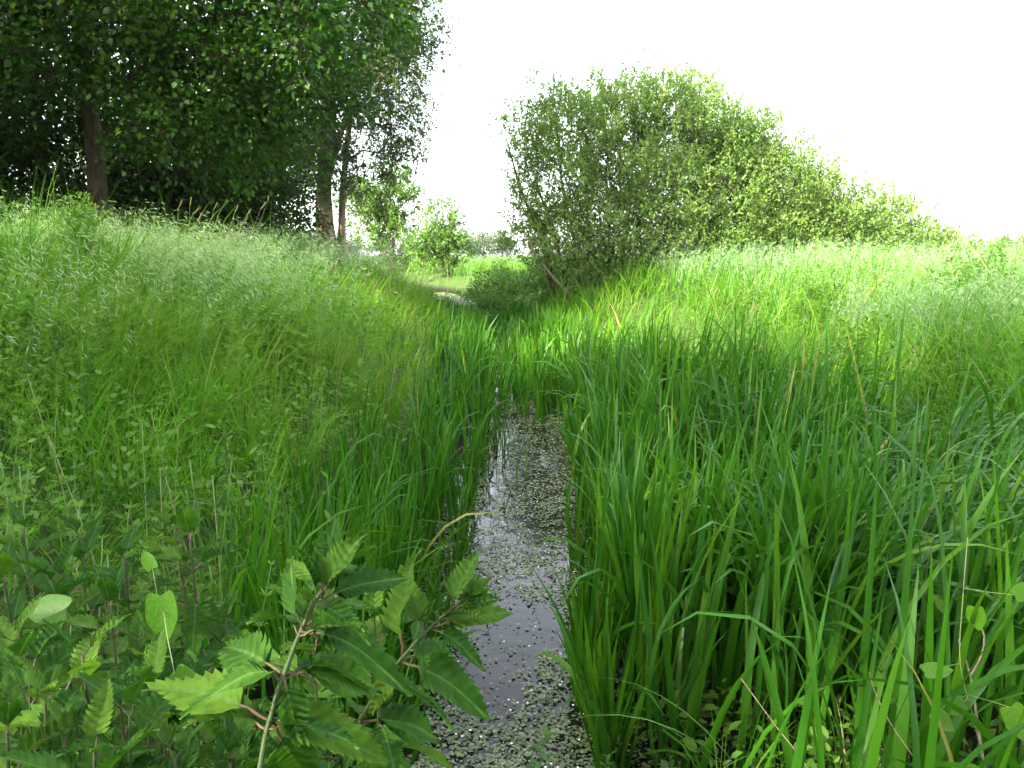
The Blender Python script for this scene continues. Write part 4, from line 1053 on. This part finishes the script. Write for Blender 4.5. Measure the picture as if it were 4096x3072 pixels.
for q in range(14):
    y = 2.0 + 3.6 * q / 13; d = -g.uniform(.4, .62)
    clump('narrow upright reed clump at the left water edge, %s from the camera' % ORD[q], 'near left reed clumps', float(cx(np.array(y))) + d, y, g.randrange(9, 14), g.uniform(.5, .68), .1, 590 + q, az=.3, azs=1.6)
lbE = 'sparse young reed shoots standing in the open water'
for q, (px, py, dp) in enumerate([(2030, 1700, 6.2), (2150, 1660, 6.6), (2260, 1720, 6.0), (2300, 1830, 5.4), (2080, 1840, 5.4), (1860, 2020, 4.4), (2000, 1950, 4.7), (2180, 1600, 7.4), (2080, 1590, 7.6), (2240, 1600, 7.2)][::1]):
    t = pix(px, py, dp); clump(lbE + ', %s from the camera' % ORD[[4.4, 4.7, 5.4, 5.41, 6.0, 6.2, 6.6, 7.2, 7.4, 7.6].index(5.41 if q == 4 else dp)], 'young reed shoots in the water', t[0], t[1], g.randrange(4, 8), g.uniform(.25, .45), .2, 620 + q, spread=.035, azs=2, lean=.2)

# big arching grass in the right foreground
def arching(label, base, bl, seed):
    """bl: (azimuth, length, width, tilt, curl)"""
    root = empty('arching_grass', base); tag(root, label, 'grass', 'arching grass in the right foreground')
    for (az, L, w, t0, cu) in bl:
        V, Q, T, A, _ = blades(np.zeros((1, 3)), np.array([L]), np.array([w]), np.array([az]), np.array([t0]), np.array([cu]), 14, fold=.3, twist=.15, cpow=1.6, prof=lambda k: np.minimum(1, .5 + 1.5 * k) * (1 - k ** 3))
        link('blade', np_mesh('blade', V, Q, T, G['reed_obj'], smooth=True), root)
    return root
def gp(px, dp):
    x = (px - 2048) / 2980 * dp; return (x, dp, tz(x, dp) - .02)
arching('arching grass bowing left over the dark reed foot, lower right', gp(3330, 1.55), [(PI - .1, .95, .008, .12, 2.1), (PI + .3, .8, .006, .3, 1.9), (PI - .5, .85, .005, .2, 2.2), (PI + .05, .7, .005, .35, 1.8), (2.6, .9, .006, .15, 2.0)], 1)
arching('arching blade with a bent tip in the lower right, in front of the twigs', gp(3000, 1.5), [(.1, .72, .013, .35, 2.0), (.5, .6, .008, .2, 1.3), (-.2, .66, .007, .5, 1.2)], 2)
arching('long pale blades sweeping out of the lower right corner', gp(3560, 1.2), [(.05, .75, .014, .75, 1.0), (.2, .7, .012, .9, .9), (-.1, .8, .01, .6, 1.1), (.4, .7, .01, .5, 1.3)], 3)
arching('steep green blades at the bottom edge beside the water, left of centre', gp(1600, 1.35), [(.55, .62, .014, .45, .3), (.9, .6, .013, .3, .35), (.3, .55, .01, .7, .4), (1.9, .6, .012, .2, .3), (2.4, .5, .01, .3, .5)], 4)
arching('fine drooping grass stalks at the foot of the right reeds', gp(2650, 1.75), [(PI - .2, .6, .005, .25, 2.2), (PI + .2, .55, .005, .1, 2.6), (.3, .6, .005, .2, 1.5), (2.2, .5, .006, .2, 2.4)], 5)

# cleavers near the camera: stem and whorls
WH = []
for q in range(4):
    g2 = np.random.default_rng(700 + q); nl = 7
    ph = np.arange(nl) * 2 * PI / nl + g2.normal(0, .1, nl)
    D = np.stack([np.cos(ph), np.sin(ph), g2.uniform(.0, .55, nl) + .15 * q], -1)
    V, Q, T, A = leaves(OVAL, np.zeros((nl, 3)), D, np.array([[0, 0, 1.]]).repeat(nl, 0), g2.uniform(.8, 1.1, nl), np.full(nl, .26), np.zeros(nl))
    WH.append(np_mesh('whorl', V, Q, T, G['cleaver_obj']))
g = random.Random(12)
lbC = 'cleavers stem with whorled leaves on the near left slope'
lbC2 = 'cleavers stem with whorls, behind the right reeds'
cl = sorted((g.uniform(-60, 1150), g.uniform(1500, 2350), g.uniform(1.6, 2.9)) for _ in range(40)) + sorted((g.uniform(3000, 3900), g.uniform(1250, 1480), g.uniform(5.2, 6.8)) for _ in range(20))
for q, c3 in enumerate(cl):
    t = pix(*c3)
    lab, grp = (lbC + ', %s from the left' % ORD[q], 'cleavers on the left slope') if q < 40 else (lbC2 + ', %s from the left' % ORD[q - 40], 'cleavers on the right bank')
    x0, y0 = t[0] + g.uniform(-.15, .15), t[1] + g.uniform(-.1, .1); z0 = tz(x0, y0)
    top = np.array([t[0], t[1], max(t[2], z0 + .3) if t[2] < z0 + .95 else z0 + .8])
    base = np.array([x0, y0, z0 - .02])
    root = empty('cleavers', base); tag(root, lab, 'weed', grp)
    path = smooth_path(np.array([base * 0, (top - base) * .5 + np.array([g.uniform(-.06, .06), g.uniform(-.06, .06), .03]), top - base]), 14)
    link('stem', stem_mesh('stem', path, np.linspace(.0028, .0014, 14), G['stalk'], sides=5), root)
    for k in range(9):
        f = .25 + .75 * k / 8; i = min(12, int(f * 13)); P = path[i] + (path[i + 1] - path[i]) * (f * 13 - i)
        tgv = nrm(path[min(13, i + 1)] - path[i])
        w = link('whorl', WH[min(3, k // 2 if k < 8 else 3)], root)
        M = basis(np.cross(tgv, [g.gauss(0, 1), g.gauss(0, 1), .2]), tgv).to_4x4(); M.translation = Vector(P)
        w.matrix_local = M @ Matrix.Scale((.042 - .02 * f ** 3) * g.uniform(.85, 1.15), 4)

# foxtail seed heads standing above the grass
def spike_mesh(name, mat, seed):
    """a tapering brush of overlapping bristly spikelets, one unit long along +Z"""
    g = np.random.default_rng(seed); n = 90
    f = np.sort(g.random(n)); a = np.arange(n) * 2.4
    bend = .12 * f ** 2
    P = np.stack([bend, 0 * f, f * .93], -1)
    D = np.stack([np.cos(a), np.sin(a), 1.5 + 0 * a], -1)
    r = .5 * np.sin(PI * np.clip(.12 + .8 * f, 0, 1)) ** .6
    V, Q, T, A = leaves(DIAMOND, P, D, np.stack([np.cos(a), np.sin(a), -.5 + 0 * a], -1), .14 * (.5 + r), np.full(n, .55), np.zeros(n))
    return np_mesh(name, V, Q, T, mat)
SPK = [spike_mesh('spike', G['spike'], 1), spike_mesh('spike', G['spike'], 2)]
SPB = [spike_mesh('spike', G['spike_brown'], 3), spike_mesh('spike', G['spike_brown'], 4)]
fox = []
A1 = 'straw-coloured foxtail head above the left crest'
for px, py in [(715, 832), (760, 822), (772, 857), (790, 885), (855, 838), (940, 848), (985, 862), (978, 895), (1042, 838), (1070, 808), (940, 940), (380, 850)]: fox.append((px, py, 7.5, SPK, A1, 'foxtails above the left crest', .085))
A2 = 'thin brown foxtail head leaning right over the left slope'
for px, py in [(1350, 1050), (1395, 1010), (1470, 1180), (1500, 1160), (1530, 1175), (1495, 1250), (1555, 1095), (1440, 1140), (1600, 1130), (1580, 1450), (1540, 1600), (1180, 985), (1240, 1000), (1320, 1090), (1620, 1740), (1820, 1810), (1500, 1520)]: fox.append((px, py, 4.4, SPB, A2, 'brown foxtails over the left slope', .062))
A3 = 'buff foxtail head leaning right on the right bank'
gg = random.Random(77)
for q in range(34): fox.append((gg.uniform(2750, 4090), 0, gg.uniform(6, 9.5), SPK if q % 2 else SPB, A3, 'foxtails on the right bank', .07))
A4 = 'pale foxtail head in the grass of the left bank'
for px, py in [(180, 1000), (230, 1010), (360, 1015), (640, 1530), (670, 1000), (980, 1000), (1110, 1230), (480, 1120), (850, 1050), (60, 1100)]: fox.append((px, py, 4.6, SPK, A4, 'foxtails on the left bank', .07))
rank = {}
fox.sort(key=lambda f: f[0])
for q, (px, py, dp, mesh, lab, grp, sz) in enumerate(fox):
    rank[lab] = rank.get(lab, -1) + 1
    if py == 0:
        x = (px - 2048) / 2980 * dp; tip = np.array([x, dp, tz(x, dp) + gg.uniform(.65, .95)])
    else: tip = pix(px, py, dp)
    lean = gg.uniform(.05, .3)
    bx, by = tip[0] - lean, tip[1] + gg.uniform(-.1, .1); bz = tz(bx, by) - .02
    base = np.array([bx, by, bz]); h = tip - base
    root = empty('foxtail', base); tag(root, lab + ', %s from the left' % ORD[rank[lab]], 'grass', grp)
    path = smooth_path(np.array([h * 0, np.array([h[0] * .3, h[1] * .5, h[2] * .55]), h]), 12)
    ws = max(1, dp / 5)
    link('stem', stem_mesh('stem', path, np.linspace(.0015, .0009, 12) * ws, G['stalk'], sides=4), root)
    tg = nrm(path[-1] - path[-2]) + np.array([gg.uniform(.0, .5), gg.uniform(-.2, .2), gg.uniform(-.4, .1)])
    Zv = Vector(tg).normalized(); Mq = Zv.to_track_quat('Z', 'X').to_matrix().to_4x4(); Mq.translation = Vector(h)
    sp = link('spike', mesh[q % 2], root); L = sz * gg.uniform(.75, 1.15)
    sp.matrix_local = Mq @ Matrix.Diagonal((L * .95 * ws ** .3, L * .95 * ws ** .3, L, 1))

# small plants in and beside the water
def oval_mesh(name, mat, w=.4):
    rows = 7; V = []
    for i in range(rows):
        t = i / (rows - 1); x = w * .5 * math.sin(PI * min(1, t * .94 + .04)) ** .8
        V += [(-x, t, x * .3 - .12 * t * t), (0, t, -.12 * t * t), (x, t, x * .3 - .12 * t * t)]
    Q = [[i * 3 + j, i * 3 + j + 1, i * 3 + j + 4, i * 3 + j + 3] for i in range(rows - 1) for j in range(2)]
    return np_mesh(name, np.array(V), Q, mat=mat, smooth=True)
OV = oval_mesh('leaf', G['herb'], .42); LAN = oval_mesh('leaf', G['herb'], .2); DOCK = oval_mesh('leaf', G['bind'], .32)
def herb(name, label, cat, base, top, n, size, mesh, group=None, seed=0, up=.4, start=.3, r=.0016):
    g = random.Random(seed); base = np.array(base, float); top = np.array(top, float)
    root = empty(name, base); tag(root, label, cat, group)
    path = smooth_path(np.array([base * 0, (top - base) * .5 + np.array([g.uniform(-.02, .02), 0, .01]), top - base]), 10)
    link('stem', stem_mesh('stem', path, np.linspace(r, r * .6, 10), G['stalk'], sides=5), root)
    for k in range(n):
        f = start + (1 - start) * k / max(1, n - 1); P = path[min(9, int(f * 9))]; a = k * 2.4 + g.uniform(-.4, .4)
        lf = link('leaf', mesh, root); e = up + .5 * f + g.uniform(-.2, .2)
        M = basis(np.array([math.cos(a) * math.cos(e), math.sin(a) * math.cos(e), math.sin(e)]), np.array([0, 0, 1.]) + .01).to_4x4(); M.translation = Vector(P)
        lf.matrix_local = M @ Matrix.Scale(size * (1 - .45 * f) * g.uniform(.8, 1.2), 4)
    return root
lbW = 'slender willowherb seedling standing in the ditch water'
for q, (px, py) in enumerate(sorted([(1890, 2200), (1960, 2150), (2010, 2230), (2130, 2335), (1850, 2330), (1740, 2480), (1930, 2420), (2160, 2110), (1860, 2050), (1700, 2700)], key=lambda v: -v[1])):
    rr = (CAM_Z) / math.tan(PITCH + math.atan((py - 1536) / 2980)); x = (px - 2048) / 2980 * rr * 1.05
    herb('willowherb_seedling', lbW + ', %s from the camera' % ORD[q], 'seedling', (x, rr, -.05), (x + .03, rr + .01, random.uniform(.1, .2)), 6, .055, LAN, 'seedlings in the water', 800 + q)
herb('marsh_plant', 'feathery light green marsh plant in the water at the bottom', 'plant', (.09, 2.02, -.05), (.11, 2.03, .2), 16, .06, OV, None, 830, up=.1, start=.25)
for q, (px, rr, lb) in enumerate([(2450, 2.02, 'low rosette of oval leaves at the foot of the right reeds, left one'), (2590, 1.93, 'low rosette of oval leaves at the foot of the right reeds, middle one'), (2700, 2.0, 'low rosette of oval leaves at the foot of the right reeds, right one')]):
    x = (px - 2048) / 2980 * rr * 1.05; herb('speedwell_rosette', lb, 'plant', (x, rr, max(0, tz(x, rr))), (x + .01, rr, .12), 14, .05, OV, 'rosettes at the water edge', 840 + q, up=.15, start=.1)
t = pix(1310, 1915, 2.7)
herb('dock_plant', 'dock with one broad yellow-green leaf on the left slope', 'plant', (t[0], t[1], tz(t[0], t[1])), t, 3, .12, DOCK, None, 850, up=.5, start=.7)
TH = toothed_leaf('leaf', .42, 7, .5, .3, .35, G['nettle'], quilt=.03)
for q, (px, py, dp) in enumerate([(640, 1870, 2.1), (760, 1840, 2.2), (850, 1900, 2.1)]):
    t = pix(px, py, dp)
    herb('thistle', ['spiny grey-green thistle on the left slope, left one of three', 'spiny grey-green thistle on the left slope, middle one of three', 'spiny grey-green thistle on the left slope, right one of three'][q], 'thistle', (t[0], t[1], tz(t[0], t[1])), t, 14, .13, TH, 'thistles', 860 + q, up=.2, start=.35, r=.003)

# ------------------------------------------------------------------ haze over the far meadow
hm, N_, L_ = new_mat('haze')
o_ = N_.new('ShaderNodeOutputMaterial'); pv = N_.new('ShaderNodeVolumePrincipled')
pv.inputs['Color'].default_value = (.93, .96, 1, 1); pv.inputs['Density'].default_value = .00015; pv.inputs['Anisotropy'].default_value = .2
L_.new(pv.outputs[0], o_.inputs['Volume'])
hv = np.array([(x, y, z) for x in (-260, 260) for y in (-40, 330) for z in (-1.4, 24)])
hq = [[0, 1, 3, 2], [4, 6, 7, 5], [0, 4, 5, 1], [2, 3, 7, 6], [0, 2, 6, 4], [1, 5, 7, 3]]
tag(link('haze', np_mesh('haze', hv, hq, mat=hm)), 'thin bright haze hanging over the meadow', 'haze', kind='stuff')
